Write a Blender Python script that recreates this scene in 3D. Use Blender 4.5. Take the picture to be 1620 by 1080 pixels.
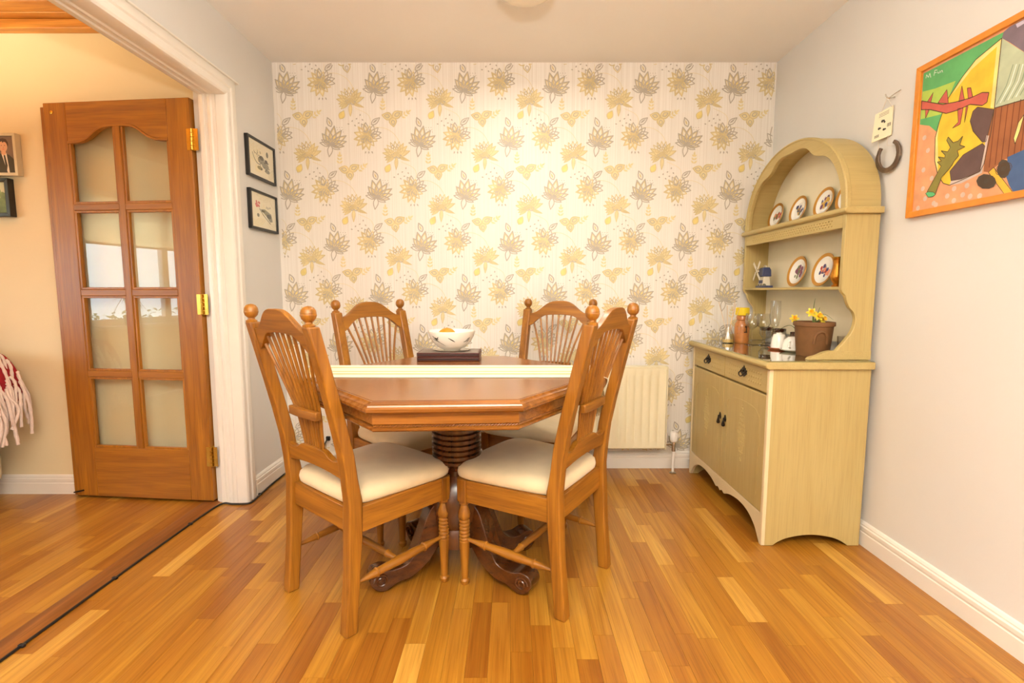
import bpy, bmesh, math, random
from mathutils import Vector, Matrix
random.seed(7)
PI = math.pi
for o in list(bpy.data.objects): bpy.data.objects.remove(o, do_unlink=True)
scene = bpy.context.scene
COL = scene.collection

# ------------------------------------------------------------------ camera, light, exposure
cam_d = bpy.data.cameras.new('camera'); cam = bpy.data.objects.new('camera', cam_d); COL.objects.link(cam)
cam.location = (0, 0, 1.08); cam.rotation_euler = (PI/2 - math.atan(80/790), 0, 0)
cam_d.sensor_width = 36; cam_d.lens = 36*790/1620; cam_d.clip_start = 0.02
scene.camera = cam
w = bpy.data.worlds.new('world'); scene.world = w; w.use_nodes = True
bg = w.node_tree.nodes['Background']; bg.inputs[0].default_value = (0.75, 0.88, 1.0, 1); bg.inputs[1].default_value = 9.0
def area(name, loc, rot, size, energy, col):
    d = bpy.data.lights.new(name, 'AREA'); d.shape = 'DISK'; d.size = size; d.energy = energy; d.color = col
    o = bpy.data.objects.new(name, d); COL.objects.link(o); o.location = loc; o.rotation_euler = rot
    return o
area('flash_light', (-0.05, -0.75, 1.45), (PI+0.12, 0, 0), 0.3, 280, (1.0, 0.97, 0.90))
area('sunroom_fill_light', (-2.6, 1.6, 1.9), (PI, 0, 0), 0.4, 24, (1.0, 0.84, 0.54))  # added warm uplight without a fixture; bounces orange off the pine ceiling
scene.view_settings.view_transform = 'Standard'; scene.view_settings.look = 'None'
scene.view_settings.gamma = 1.0; scene.view_settings.use_curve_mapping = False
scene.view_settings.exposure = 0.0

# ------------------------------------------------------------------ materials
def lin(c):
    f = lambda v: v/12.92 if v <= 0.04045 else ((v+0.055)/1.055)**2.4
    return tuple(f(v/255.0) for v in c) + (1.0,)
MATS = {}
def new_mat(name):
    m = bpy.data.materials.new(name); m.use_nodes = True
    nt = m.node_tree; b = nt.nodes['Principled BSDF']; MATS[name] = m
    return m, nt, b
def plain(name, col, rough=0.5, metal=0.0, var=0.06, scale=8.0, bump=0.0, coat=0.0, sheen=0.0, bscale=None):
    """paint / ceramic / metal with a slight procedural mottle"""
    m, nt, b = new_mat(name); N = nt.nodes; L = nt.links
    b.inputs['Roughness'].default_value = rough; b.inputs['Metallic'].default_value = metal
    b.inputs['Coat Weight'].default_value = coat; b.inputs['Sheen Weight'].default_value = sheen
    tc = N.new('ShaderNodeTexCoord'); nz = N.new('ShaderNodeTexNoise'); nz.inputs['Scale'].default_value = scale; nz.inputs['Detail'].default_value = 4
    L.new(tc.outputs['Object'], nz.inputs['Vector'])
    r = N.new('ShaderNodeValToRGB'); c = lin(col)
    r.color_ramp.elements[0].color = tuple(v*(1-var) for v in c[:3])+(1,); r.color_ramp.elements[1].color = tuple(min(1, v*(1+var)) for v in c[:3])+(1,)
    r.color_ramp.elements[0].position = 0.3; r.color_ramp.elements[1].position = 0.7
    L.new(nz.outputs['Fac'], r.inputs[0]); L.new(r.outputs[0], b.inputs['Base Color'])
    if bump:
        n2 = N.new('ShaderNodeTexNoise'); n2.inputs['Scale'].default_value = bscale or scale*20; n2.inputs['Detail'].default_value = 3
        L.new(tc.outputs['Object'], n2.inputs['Vector'])
        bp = N.new('ShaderNodeBump'); bp.inputs['Strength'].default_value = bump; bp.inputs['Distance'].default_value = 0.002
        L.new(n2.outputs['Fac'], bp.inputs['Height']); L.new(bp.outputs[0], b.inputs['Normal'])
    return m
def wood(name, light, dark, axis='Z', rough=0.35, coat=0.25, tones=None, across=26.0, along=1.6, contrast=1.0, fine=0.7):
    """grain along one axis of the object; tones = plank colours picked per plank"""
    m, nt, b = new_mat(name); N = nt.nodes; L = nt.links
    b.inputs['Roughness'].default_value = rough; b.inputs['Coat Weight'].default_value = coat; b.inputs['Coat Roughness'].default_value = 0.18
    tc = N.new('ShaderNodeTexCoord'); oi = N.new('ShaderNodeObjectInfo')
    rnd = oi.outputs['Random']
    if tones:
        ge = N.new('ShaderNodeNewGeometry'); ad = N.new('ShaderNodeMath'); ad.operation = 'ADD'
        L.new(oi.outputs['Random'], ad.inputs[0]); L.new(ge.outputs['Random Per Island'], ad.inputs[1])
        fr = N.new('ShaderNodeMath'); fr.operation = 'FRACT'; L.new(ad.outputs[0], fr.inputs[0]); rnd = fr.outputs[0]
    mu = N.new('ShaderNodeMath'); mu.operation = 'MULTIPLY'; mu.inputs[1].default_value = 37.0; L.new(rnd, mu.inputs[0])
    cb = N.new('ShaderNodeCombineXYZ')
    for k in range(3): L.new(mu.outputs[0], cb.inputs[k])
    va = N.new('ShaderNodeVectorMath'); va.operation = 'ADD'; L.new(tc.outputs['Object'], va.inputs[0]); L.new(cb.outputs[0], va.inputs[1])
    mp = N.new('ShaderNodeMapping'); s = [across]*3; s['XYZ'.index(axis)] = along; mp.inputs['Scale'].default_value = s
    L.new(va.outputs[0], mp.inputs['Vector'])
    n1 = N.new('ShaderNodeTexNoise'); n1.inputs['Scale'].default_value = 1.0; n1.inputs['Detail'].default_value = 5; n1.inputs['Distortion'].default_value = 1.2
    L.new(mp.outputs[0], n1.inputs['Vector'])
    mp2 = N.new('ShaderNodeMapping'); s2 = [across*9]*3; s2['XYZ'.index(axis)] = along*4; mp2.inputs['Scale'].default_value = s2
    L.new(va.outputs[0], mp2.inputs['Vector'])
    n2 = N.new('ShaderNodeTexNoise'); n2.inputs['Scale'].default_value = 1.0; n2.inputs['Detail'].default_value = 2; L.new(mp2.outputs[0], n2.inputs['Vector'])
    r1 = N.new('ShaderNodeValToRGB'); r1.color_ramp.elements[0].position = 0.5-0.2/contrast; r1.color_ramp.elements[1].position = 0.5+0.2/contrast
    r1.color_ramp.elements[0].color = lin(dark); r1.color_ramp.elements[1].color = lin(light)
    L.new(n1.outputs['Fac'], r1.inputs[0])
    r2 = N.new('ShaderNodeValToRGB'); r2.color_ramp.elements[0].color = (0.70, 0.68, 0.64, 1); r2.color_ramp.elements[1].color = (1, 1, 1, 1)
    r2.color_ramp.elements[0].position = 0.33; r2.color_ramp.elements[1].position = 0.52
    L.new(n2.outputs['Fac'], r2.inputs[0])
    mx = N.new('ShaderNodeMix'); mx.data_type = 'RGBA'; mx.blend_type = 'MULTIPLY'; mx.inputs[0].default_value = fine
    L.new(r1.outputs[0], mx.inputs[6]); L.new(r2.outputs[0], mx.inputs[7]); out = mx.outputs[2]
    if tones:
        rt = N.new('ShaderNodeValToRGB'); rt.color_ramp.interpolation = 'CONSTANT'
        while len(rt.color_ramp.elements) < len(tones): rt.color_ramp.elements.new(0.5)
        for k, t in enumerate(tones):
            rt.color_ramp.elements[k].position = k/len(tones); rt.color_ramp.elements[k].color = lin(t)
        L.new(rnd, rt.inputs[0])
        m2 = N.new('ShaderNodeMix'); m2.data_type = 'RGBA'; m2.blend_type = 'MULTIPLY'; m2.inputs[0].default_value = 1.0
        L.new(rt.outputs[0], m2.inputs[6]); L.new(out, m2.inputs[7]); out = m2.outputs[2]
    L.new(out, b.inputs['Base Color'])
    bp = N.new('ShaderNodeBump'); bp.inputs['Strength'].default_value = 0.12; bp.inputs['Distance'].default_value = 0.001
    L.new(n2.outputs['Fac'], bp.inputs['Height']); L.new(bp.outputs[0], b.inputs['Normal'])
    return m
def clear_glass(name, tint=(1, 1, 1), ior=1.5, rough=0.0, gain=1.8):
    """thin clear pane: see-through with a Fresnel mirror reflection"""
    m, nt, b = new_mat(name); N = nt.nodes; L = nt.links
    tr = N.new('ShaderNodeBsdfTransparent'); tr.inputs[0].default_value = tint + (1,)
    gl = N.new('ShaderNodeBsdfGlossy'); gl.inputs['Roughness'].default_value = rough
    fz = N.new('ShaderNodeFresnel'); fz.inputs[0].default_value = ior
    ge = N.new('ShaderNodeNewGeometry'); iv = N.new('ShaderNodeMath'); iv.operation = 'SUBTRACT'; iv.inputs[0].default_value = 1.0; L.new(ge.outputs['Backfacing'], iv.inputs[1])
    ml = N.new('ShaderNodeMath'); ml.operation = 'MULTIPLY'; L.new(fz.outputs[0], ml.inputs[0]); L.new(iv.outputs[0], ml.inputs[1])   # one reflection per pane, none from inside
    m2 = N.new('ShaderNodeMath'); m2.operation = 'MULTIPLY'; m2.use_clamp = True; m2.inputs[1].default_value = gain; L.new(ml.outputs[0], m2.inputs[0])
    mx = N.new('ShaderNodeMixShader'); L.new(m2.outputs[0], mx.inputs[0]); L.new(tr.outputs[0], mx.inputs[1]); L.new(gl.outputs[0], mx.inputs[2])
    L.new(mx.outputs[0], nt.nodes['Material Output'].inputs[0])
    return m
plain('ceiling_paint', (244, 240, 234), 0.9, var=0.02, scale=1.5, bump=0.15, bscale=90)
plain('wall_paint', (222, 219, 214), 0.75, var=0.03, scale=1.2, bump=0.12, bscale=60)
plain('cream_wall_paint', (228, 212, 174), 0.8, var=0.03, scale=1.2, bump=0.12, bscale=60)
plain('white_gloss', (238, 232, 222), 0.28, var=0.02, coat=0.2)
plain('sun_white', (235, 235, 235), 0.4, var=0.02)
# patterned paper ground: fine vertical ribs
m, nt, b = new_mat('wallpaper'); N = nt.nodes; L = nt.links
tc = N.new('ShaderNodeTexCoord'); mp = N.new('ShaderNodeMapping'); mp.inputs['Scale'].default_value = (190, 1, 0.6); L.new(tc.outputs['Object'], mp.inputs[0])
nz = N.new('ShaderNodeTexNoise'); nz.inputs['Scale'].default_value = 1; nz.inputs['Detail'].default_value = 2; L.new(mp.outputs[0], nz.inputs['Vector'])
rp = N.new('ShaderNodeValToRGB'); rp.color_ramp.elements[0].color = lin((230, 223, 212)); rp.color_ramp.elements[1].color = lin((243, 238, 230))
rp.color_ramp.elements[0].position = 0.3; rp.color_ramp.elements[1].position = 0.62
L.new(nz.outputs['Fac'], rp.inputs[0]); L.new(rp.outputs[0], b.inputs['Base Color']); b.inputs['Roughness'].default_value = 0.5
plain('ink_cream', (238, 230, 214), 0.5, var=0.02)
plain('ink_taupe', (188, 179, 164), 0.45, var=0.08, scale=30)
plain('ink_tan', (216, 198, 150), 0.45, var=0.1, scale=25)
plain('ink_yellow', (236, 214, 136), 0.45, var=0.1, scale=25)
plain('ink_straw', (230, 214, 164), 0.45, var=0.08, scale=25)
OAKL, OAKD = (170, 110, 29), (126, 75, 13)
for ax in 'XYZ':
    wood('oak_'+ax, OAKL, OAKD, ax, 0.40, 0.12)
    wood('table_'+ax, (158, 98, 36), (116, 66, 19), ax, 0.24, 0.35)
    wood('door_'+ax, (176, 112, 22), (136, 80, 9), ax, 0.42, 0.1, contrast=0.8)
    wood('limed_'+ax, (194, 172, 112), (182, 158, 98), ax, 0.48, 0.1, contrast=0.6, fine=0.3)
wood('floor_oak', (255, 250, 240), (214, 190, 160), 'Y', 0.34, 0.12, across=30, along=1.3,
     tones=[(178, 126, 42), (172, 118, 38), (186, 136, 50), (164, 109, 33), (178, 124, 40), (206, 160, 74), (182, 130, 45), (158, 103, 33), (174, 120, 40), (188, 138, 50)])
wood('threshold_wood', (150, 92, 38), (112, 64, 24), 'Y', 0.4, 0.1)
wood('pine', (224, 158, 70), (190, 118, 40), 'X', 0.45, 0.15)
wood('pedestal_Z', (98, 52, 18), (64, 32, 9), 'Z', 0.25, 0.4)  # darker stain than the top, deepened further for the shade under the table
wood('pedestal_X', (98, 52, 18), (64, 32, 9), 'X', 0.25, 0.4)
plain('screed', (70, 45, 25), 0.9)
plain('seat_fabric', (224, 204, 164), 0.95, var=0.05, scale=14, bump=0.25, bscale=500, sheen=0.3)
plain('limed_pale', (226, 206, 164), 0.5, var=0.05)
plain('hutch_back', (232, 220, 188), 0.6, var=0.03)
plain('iron', (46, 38, 30), 0.45, 0.7, var=0.2, scale=60)
plain('brass', (200, 160, 70), 0.25, 1.0, var=0.08, scale=40)
plain('hammered_brass', (190, 130, 50), 0.28, 1.0, var=0.15, scale=60, bump=0.6, bscale=180)
plain('chrome', (200, 195, 185), 0.18, 1.0, var=0.02)
plain('radiator_paint', (236, 226, 192), 0.35, var=0.02)
plain('radiator_shadow_gap', (60, 55, 48), 0.8)
plain('plastic_white', (238, 234, 226), 0.35, var=0.01)
plain('black_plastic', (22, 20, 20), 0.45, var=0.05)
plain('black_frame', (28, 25, 23), 0.35, var=0.05)
plain('china', (244, 240, 230), 0.12, var=0.01, coat=0.5)
plain('china_gold', (196, 142, 58), 0.3, 0.55, var=0.05)
plain('leather_brown', (74, 30, 22), 0.4, var=0.1)
plain('grey_felt', (150, 138, 126), 0.6, var=0.1)
plain('silver', (205, 200, 190), 0.22, 1.0)
plain('orange_peel', (226, 140, 30), 0.45, bump=0.3, bscale=300)
plain('runner_linen', (246, 238, 214), 0.85, var=0.02, scale=40, bump=0.15, bscale=400)
plain('runner_stripe', (222, 196, 120), 0.8, var=0.04)
plain('tassel_thread', (186, 160, 108), 0.9, var=0.15, scale=80)
plain('terracotta', (118, 80, 44), 0.7, var=0.12, scale=30, bump=0.2)
plain('terracotta_red', (164, 88, 52), 0.7, var=0.1)
plain('honey', (178, 112, 56), 0.3, var=0.2, scale=40, coat=0.4)
plain('jar_dark', (52, 28, 20), 0.5)
plain('lid_yellow', (238, 206, 30), 0.4, var=0.02)
plain('petal_yellow', (236, 214, 60), 0.6, var=0.05)
plain('petal_orange', (238, 180, 40), 0.6, var=0.05)
plain('leaf_green', (110, 128, 66), 0.6, var=0.15, scale=30)
plain('amber', (66, 34, 22), 0.25, coat=0.5)
plain('card_yellow', (236, 196, 60), 0.6); plain('card_dark', (70, 50, 40), 0.6); plain('card_blue', (90, 120, 140), 0.6)
plain('reed', (222, 190, 150), 0.8)
plain('oil', (214, 178, 96), 0.2, coat=0.4)
plain('delft_blue', (52, 62, 100), 0.3, coat=0.4, var=0.2, scale=90); plain('delft_white', (222, 212, 190), 0.3, coat=0.4); plain('delft_green', (96, 92, 70), 0.4)
plain('frame_orange', (222, 140, 44), 0.4, var=0.08, scale=30, coat=0.2)
plain('ivory_card', (240, 230, 196), 0.7, var=0.03); plain('steel_worn', (120, 104, 90), 0.42, 0.8, var=0.2, scale=50)
plain('cord_white', (225, 215, 200), 0.8)
plain('mount_paper', (240, 228, 202), 0.8, var=0.02)
plain('ink_black', (62, 60, 52), 0.8, var=0.2, scale=200); plain('ink_grey', (138, 134, 116), 0.8, var=0.2, scale=200); plain('ink_red', (206, 84, 84), 0.8)
plain('wool_red', (150, 16, 26), 0.95, var=0.15, scale=60, bump=0.6, bscale=250); plain('wool_white', (226, 206, 194), 0.95, var=0.06, scale=60, bump=0.6, bscale=250)
plain('sofa_fabric', (206, 190, 160), 0.9, var=0.05, bump=0.3)
plain('silver_frame', (206, 192, 160), 0.4, 0.1)
plain('lamp_glass', (240, 228, 206), 0.3, coat=0.4)
clear_glass('pane_glass', (0.97, 0.98, 0.96)); clear_glass('wine_glass', (0.95, 0.95, 0.94), 1.5, 0.0, 3.0); clear_glass('sheet_glass', (0.90, 0.93, 0.90), 1.5)
m, nt, b = new_mat('blind'); b.inputs['Base Color'].default_value = lin((240, 226, 190)); b.inputs['Transmission Weight'].default_value = 0.0
N = nt.nodes; L = nt.links; tl = N.new('ShaderNodeBsdfTranslucent'); tl.inputs[0].default_value = lin((244, 226, 180)); ms = N.new('ShaderNodeMixShader'); ms.inputs[0].default_value = 0.95
L.new(b.outputs[0], ms.inputs[1]); L.new(tl.outputs[0], ms.inputs[2]); L.new(ms.outputs[0], N['Material Output'].inputs[0])

# ------------------------------------------------------------------ mesh helpers
class MB:
    """collects shapes; build() links them as ONE mesh object"""
    def __init__(s): s.v = []; s.f = []; s.m = []; s.mats = []
    def mi(s, mat):
        if mat not in s.mats: s.mats.append(mat)
        return s.mats.index(mat)
    def add(s, vs, fs, mat=None):
        b = len(s.v); s.v += [tuple(q) for q in vs]; k = s.mi(mat) if mat else 0
        for f in fs: s.f.append([b+i for i in f]); s.m.append(k)
        return s
    def box(s, x0, x1, y0, y1, z0, z1, mat=None):
        vs = [(x, y, z) for z in (z0, z1) for y in (y0, y1) for x in (x0, x1)]
        return s.add(vs, [(0, 2, 3, 1), (4, 5, 7, 6), (0, 1, 5, 4), (2, 6, 7, 3), (0, 4, 6, 2), (1, 3, 7, 5)], mat)
    def prism(s, poly, axis, a, b, mat=None):
        """polygon in the plane across axis ('x': (y,z), 'y': (x,z), 'z': (x,y)) extruded a..b"""
        def P(q, t): return {'x': (t, q[0], q[1]), 'y': (q[0], t, q[1]), 'z': (q[0], q[1], t)}[axis]
        n = len(poly); vs = [P(q, a) for q in poly] + [P(q, b) for q in poly]
        fs = [list(range(n))[::-1], list(range(n, 2*n))] + [(i, (i+1) % n, n+(i+1) % n, n+i) for i in range(n)]
        return s.add(vs, fs, mat)
    def strip(s, outer, inner, axis, a, b, mat=None, closed=False):
        """band between two matching polylines, extruded a..b"""
        def P(q, t): return {'x': (t, q[0], q[1]), 'y': (q[0], t, q[1]), 'z': (q[0], q[1], t)}[axis]
        n = len(outer); vs = []
        for o, i in zip(outer, inner): vs += [P(o, a), P(i, a), P(i, b), P(o, b)]
        fs = []
        for k in range(n if closed else n-1):
            p, q = 4*k, 4*((k+1) % n)
            for e in range(4): fs.append((p+e, p+(e+1) % 4, q+(e+1) % 4, q+e))
        if not closed: fs += [(0, 1, 2, 3)[::-1], tuple(4*(n-1)+e for e in range(4))]
        return s.add(vs, fs, mat)
    def lathe(s, prof, n=24, c=(0, 0, 0), M=None, mat=None):
        vs = []; fs = []
        for r, z in prof:
            for k in range(n):
                t = 2*PI*k/n; q = Vector((r*math.cos(t), r*math.sin(t), z))
                if M: q = M @ q
                vs.append((q.x+c[0], q.y+c[1], q.z+c[2]))
        for i in range(len(prof)-1):
            for k in range(n): fs.append((i*n+k, i*n+(k+1) % n, (i+1)*n+(k+1) % n, (i+1)*n+k))
        ring = abs(prof[0][0]-prof[-1][0])+abs(prof[0][1]-prof[-1][1]) < 1e-6
        if not ring and prof[0][0] > 1e-5: fs.append(list(range(n))[::-1])
        if not ring and prof[-1][0] > 1e-5: fs.append([(len(prof)-1)*n+k for k in range(n)])
        return s.add(vs, fs, mat)
    def spindle(s, p, q, prof, n=14, mat=None):
        """turned piece from p to q; prof = [(t, r)]"""
        p, q = Vector(p), Vector(q); d = q-p; M = d.to_track_quat('Z', 'Y').to_matrix()
        return s.lathe([(r, t*d.length) for t, r in prof], n, tuple(p), M, mat)
    def tube(s, pts, r, n=8, mat=None, flat=1.0):
        pts = [Vector(p) for p in pts]; m = len(pts); vs = []; fs = []; up = None
        for i, p in enumerate(pts):
            d = (pts[min(i+1, m-1)]-pts[max(i-1, 0)]).normalized()
            if up is None: up = Vector((0, 0, 1)) if abs(d.z) < 0.9 else Vector((1, 0, 0))
            a = d.cross(up).normalized(); b = a.cross(d).normalized(); up = b
            rr = r[i] if isinstance(r, (list, tuple)) else r
            for k in range(n):
                t = 2*PI*k/n; vs.append(p + a*rr*math.cos(t) + b*rr*flat*math.sin(t))
        for i in range(m-1):
            for k in range(n): fs.append((i*n+k, i*n+(k+1) % n, (i+1)*n+(k+1) % n, (i+1)*n+k))
        fs += [list(range(n))[::-1], [(m-1)*n+k for k in range(n)]]
        return s.add(vs, fs, mat)
    def loft(s, secs, mat=None, cap=True):
        """sections: lists of the same number of 3-D points"""
        n = len(secs[0]); vs = [p for q in secs for p in q]; fs = []
        for i in range(len(secs)-1):
            for k in range(n): fs.append((i*n+k, i*n+(k+1) % n, (i+1)*n+(k+1) % n, (i+1)*n+k))
        if cap: fs += [list(range(n))[::-1], [(len(secs)-1)*n+k for k in range(n)]]
        return s.add(vs, fs, mat)
    def ball(s, c, r, n=12, mat=None, sz=1.0):
        return s.lathe([(max(0, r*math.sin(PI*i/n)), -r*sz*math.cos(PI*i/n)) for i in range(n+1)], n+4, c, None, mat)
    def mesh(s, name, mat=None, smooth=True, ang=38, off=(0, 0, 0)):
        me = bpy.data.meshes.new(name)
        me.from_pydata([(a-off[0], b-off[1], c-off[2]) for a, b, c in s.v], [], s.f)
        names = s.mats if s.mats else [mat]
        if s.mats and mat and mat not in s.mats: names = s.mats
        for nme in names: me.materials.append(MATS[nme])
        if s.mats: me.polygons.foreach_set('material_index', s.m)
        bm = bmesh.new(); bm.from_mesh(me); bmesh.ops.recalc_face_normals(bm, faces=bm.faces[:]); bm.to_mesh(me); bm.free()
        if smooth:
            me.polygons.foreach_set('use_smooth', [True]*len(me.polygons)); me.set_sharp_from_angle(angle=math.radians(ang))
        me.update(); return me
    def build(s, name, mat=None, parent=None, bevel=0.0, segs=2, smooth=True, ang=38, sub=0, world=False, label=None):
        """world=True: shapes are given in room coordinates, parent is unrotated"""
        off = parent.location if (world and parent) else (0, 0, 0)
        if world and parent and parent.parent: off = parent.location + parent.parent.location
        o = bpy.data.objects.new(name, s.mesh(name, mat, smooth, ang, off)); COL.objects.link(o)
        if parent: o.parent = parent
        if bevel:
            b = o.modifiers.new('bevel', 'BEVEL'); b.width = bevel; b.segments = segs; b.limit_method = 'ANGLE'; b.angle_limit = math.radians(40)
        if sub:
            b = o.modifiers.new('subdiv', 'SUBSURF'); b.levels = sub; b.render_levels = sub
        if label: o['label'] = label
        return o
def thing(name, label, cat, loc=(0, 0, 0), rz=0, group=None):
    o = bpy.data.objects.new(name, None); COL.objects.link(o); o.empty_display_size = 0.05
    o.location = loc; o.rotation_euler = (0, 0, rz); tag(o, label, cat, group); return o
def tag(o, label=None, cat=None, group=None, kind=None):
    if label: o['label'] = label
    if cat: o['category'] = cat
    if group: o['group'] = group
    if kind: o['kind'] = kind
    return o
def struct(o): o['kind'] = 'structure'; return o
def copy_tree(o, parent=None):
    c = o.copy(); COL.objects.link(c); c.parent = parent
    for ch in list(KIDS.get(o.name, [])) or list(o.children): copy_tree(ch, c)
    return c
KIDS = {}
def smoothcurve(pts, n=6):
    """Catmull-Rom through the points (any dimension)"""
    P = [pts[0]] + list(pts) + [pts[-1]]; out = []
    for i in range(1, len(P)-2):
        for k in range(n):
            t = k/n; a, b, c, d = P[i-1], P[i], P[i+1], P[i+2]
            out.append(tuple(0.5*((2*b[j]) + (-a[j]+c[j])*t + (2*a[j]-5*b[j]+4*c[j]-d[j])*t*t + (-a[j]+3*b[j]-3*c[j]+d[j])*t**3) for j in range(len(b))))
    out.append(tuple(pts[-1])); return out

# ------------------------------------------------------------------ the room
XL, XR, YB, ZC = -1.365, 1.505, 2.98, 2.37      # left wall, right wall, back wall, ceiling
XS, YS = -4.2, 2.59                             # sunroom far wall, sunroom back wall
YF = -4.6                                       # wall behind the viewer
YW = -1.8                                       # wall at the far end of the sunroom
JY, JZ = 2.455, 2.0                             # opening in the left wall: jamb and head
fl = struct(MB().box(-1.5, XR, YF, YB, -0.06, -0.012).build('floor', 'screed', smooth=False)); fl['label'] = 'oak strip floor of the dining room'
fs_ = struct(MB().box(XS, -1.585, YW, YS, -0.06, -0.012).build('floor_sunroom', 'screed', smooth=False)); fs_['label'] = 'oak strip floor of the sunroom through the opening'
def plank_shape(mb, x0, x1, y0, y1, z=-0.012, t=0.012):
    g, c = 0.0002, 0.0004
    x0 += g; x1 -= g; y0 += g; y1 -= g
    vs = [(x0, y0, z), (x1, y0, z), (x1, y1, z), (x0, y1, z), (x0, y0, z+t-c), (x1, y0, z+t-c), (x1, y1, z+t-c), (x0, y1, z+t-c),
          (x0+c, y0, z+t), (x1-c, y0, z+t), (x1-c, y1, z+t), (x0+c, y1, z+t)]
    fs = [(3, 2, 1, 0), (8, 9, 10, 11)] + [(i, (i+1) % 4, 4+(i+1) % 4, 4+i) for i in range(4)] + [(4+i, 4+(i+1) % 4, 8+(i+1) % 4, 8+i) for i in range(4)]
    mb.add(vs, fs)
PLM = {}
def lay(parent, xa, xb, ya, yb, ysplit, xsplit, wid=0.065):
    rest = MB(); n = int(math.ceil((xb-xa)/wid)); cnt = 0
    for i in range(n):
        x0 = xa+i*wid; x1 = min(x0+wid, xb); y = yb
        first = True
        while y > ya+0.01:
            ln = random.choice((0.26, 0.34, 0.42, 0.5, 0.58, 0.66)); 
            if first: ln *= random.choice((0.4, 0.7, 1.0)); first = False
            y0 = max(ya, y-ln)
            if y0-ya < 0.08: y0 = ya
            if y > ysplit and x1 > xsplit:
                key = (round(x1-x0, 4), round(y-y0, 4))
                if key not in PLM:
                    q = MB(); plank_shape(q, -key[0]/2, key[0]/2, -key[1]/2, key[1]/2); PLM[key] = q.mesh('plank', 'floor_oak', False)
                o = bpy.data.objects.new('plank', PLM[key]); COL.objects.link(o); o.parent = parent; o.location = ((x0+x1)/2, (y0+y)/2, 0); cnt += 1
            else: plank_shape(rest, x0, x1, y0, y)
            y = y0
    if rest.v:
        r = rest.build('far_planks', 'floor_oak', parent, smooth=False); r['kind'] = 'stuff'
    return cnt
print('planks', lay(fl, -1.5, XR, YF, YB, 1.22, -9), lay(fs_, -1.585-0.065*40, -1.585, YW, YS, 1.42, -2.75))

ceil = struct(MB().box(-1.512, XR+0.1, YF-0.1, YB+0.1, ZC, ZC+0.08).build('ceiling', 'ceiling_paint', smooth=False))
wb = struct(MB().box(XL-0.3, XR+0.1, YB, YB+0.1, 0, ZC).build('wall_back', 'wallpaper', smooth=False)); wb['label'] = 'back wall papered with grey and yellow flowers'
wr = struct(MB().box(XR, XR+0.1, YF, YB, 0, ZC).build('wall_right', 'wall_paint', smooth=False))
wl = MB().box(-1.512, XL, JY+0.02, YB, 0, ZC).box(-1.512, XL, -1.2, JY+0.02, JZ+0.02, ZC).box(-1.512, XL, YF, -1.2, 0, ZC)
wl = struct(wl.build('wall_left', 'wall_paint', smooth=False)); wl['label'] = 'pale grey left wall with the wide opening'
struct(MB().box(XL-0.3, XR+0.1, YF-0.1, YF, 0, ZC).build('wall_front', 'wall_paint', smooth=False))
# sunroom shell
struct(MB().box(XS-0.1, -1.512, YS, YS+0.1, 0, 2.9).build('wall_sunroom_back', 'cream_wall_paint', smooth=False))
struct(MB().box(XS-0.1, -1.512, YW-0.1, YW, 0, 2.9).build('wall_sunroom_front', 'cream_wall_paint', smooth=False))
W0, W1, WZ0, WZ1 = -0.9, 1.7, 0.75, 2.0
ws = MB().box(XS-0.1, XS, YW, W0, 0, 2.9).box(XS-0.1, XS, W1, YS, 0, 2.9).box(XS-0.1, XS, W0, W1, 0, WZ0).box(XS-0.1, XS, W0, W1, WZ1, 2.9)
struct(ws.build('wall_sunroom_side', 'cream_wall_paint', smooth=False))
# pine ceiling of the sunroom: wall plate and boards
cs = struct(MB().box(XS-0.1, -1.514, YW-0.1, YS, 2.405, 2.45).build('ceiling_sunroom', 'pine', smooth=False)); cs['label'] = 'pine boarded ceiling of the sunroom'
y = YS
k = 0
while y > 1.2:
    MB().box(XS, -1.516, y-0.094, y-0.004, 2.383, 2.405).build('board', 'pine', cs, 0.003); y -= 0.095
MB().box(XS, -1.516, YS-0.05, YS, 2.335, 2.381).build('wall_plate', 'pine', cs, 0.004)
# window in the sunroom side wall (seen only as a reflection in the door)
wn = struct(MB().box(XS-0.08, XS-0.02, W0, W0+0.06, WZ0, WZ1).box(XS-0.08, XS-0.02, W1-0.06, W1, WZ0, WZ1).box(XS-0.08, XS-0.02, W0, W1, WZ0, WZ0+0.06)
      .box(XS-0.08, XS-0.02, W0, W1, WZ1-0.06, WZ1).box(XS-0.08, XS-0.02, 0.0, 0.07, WZ0, WZ1).box(XS-0.08, XS-0.02, 0.85, 0.92, WZ0, WZ1).build('window_1', 'sun_white', None, 0.004))
for a, c in ((W0+0.06, 0.0), (0.07, 0.85), (0.92, W1-0.06)):
    MB().box(XS-0.054, XS-0.05, a, c, WZ0+0.06, WZ1-0.06).build('pane', 'pane_glass', wn, smooth=False)
MB().box(XS-0.01, XS+0.12, W0-0.05, W1+0.05, WZ0-0.03, WZ0).build('window_sill', 'sun_white', wn, 0.004)

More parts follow.
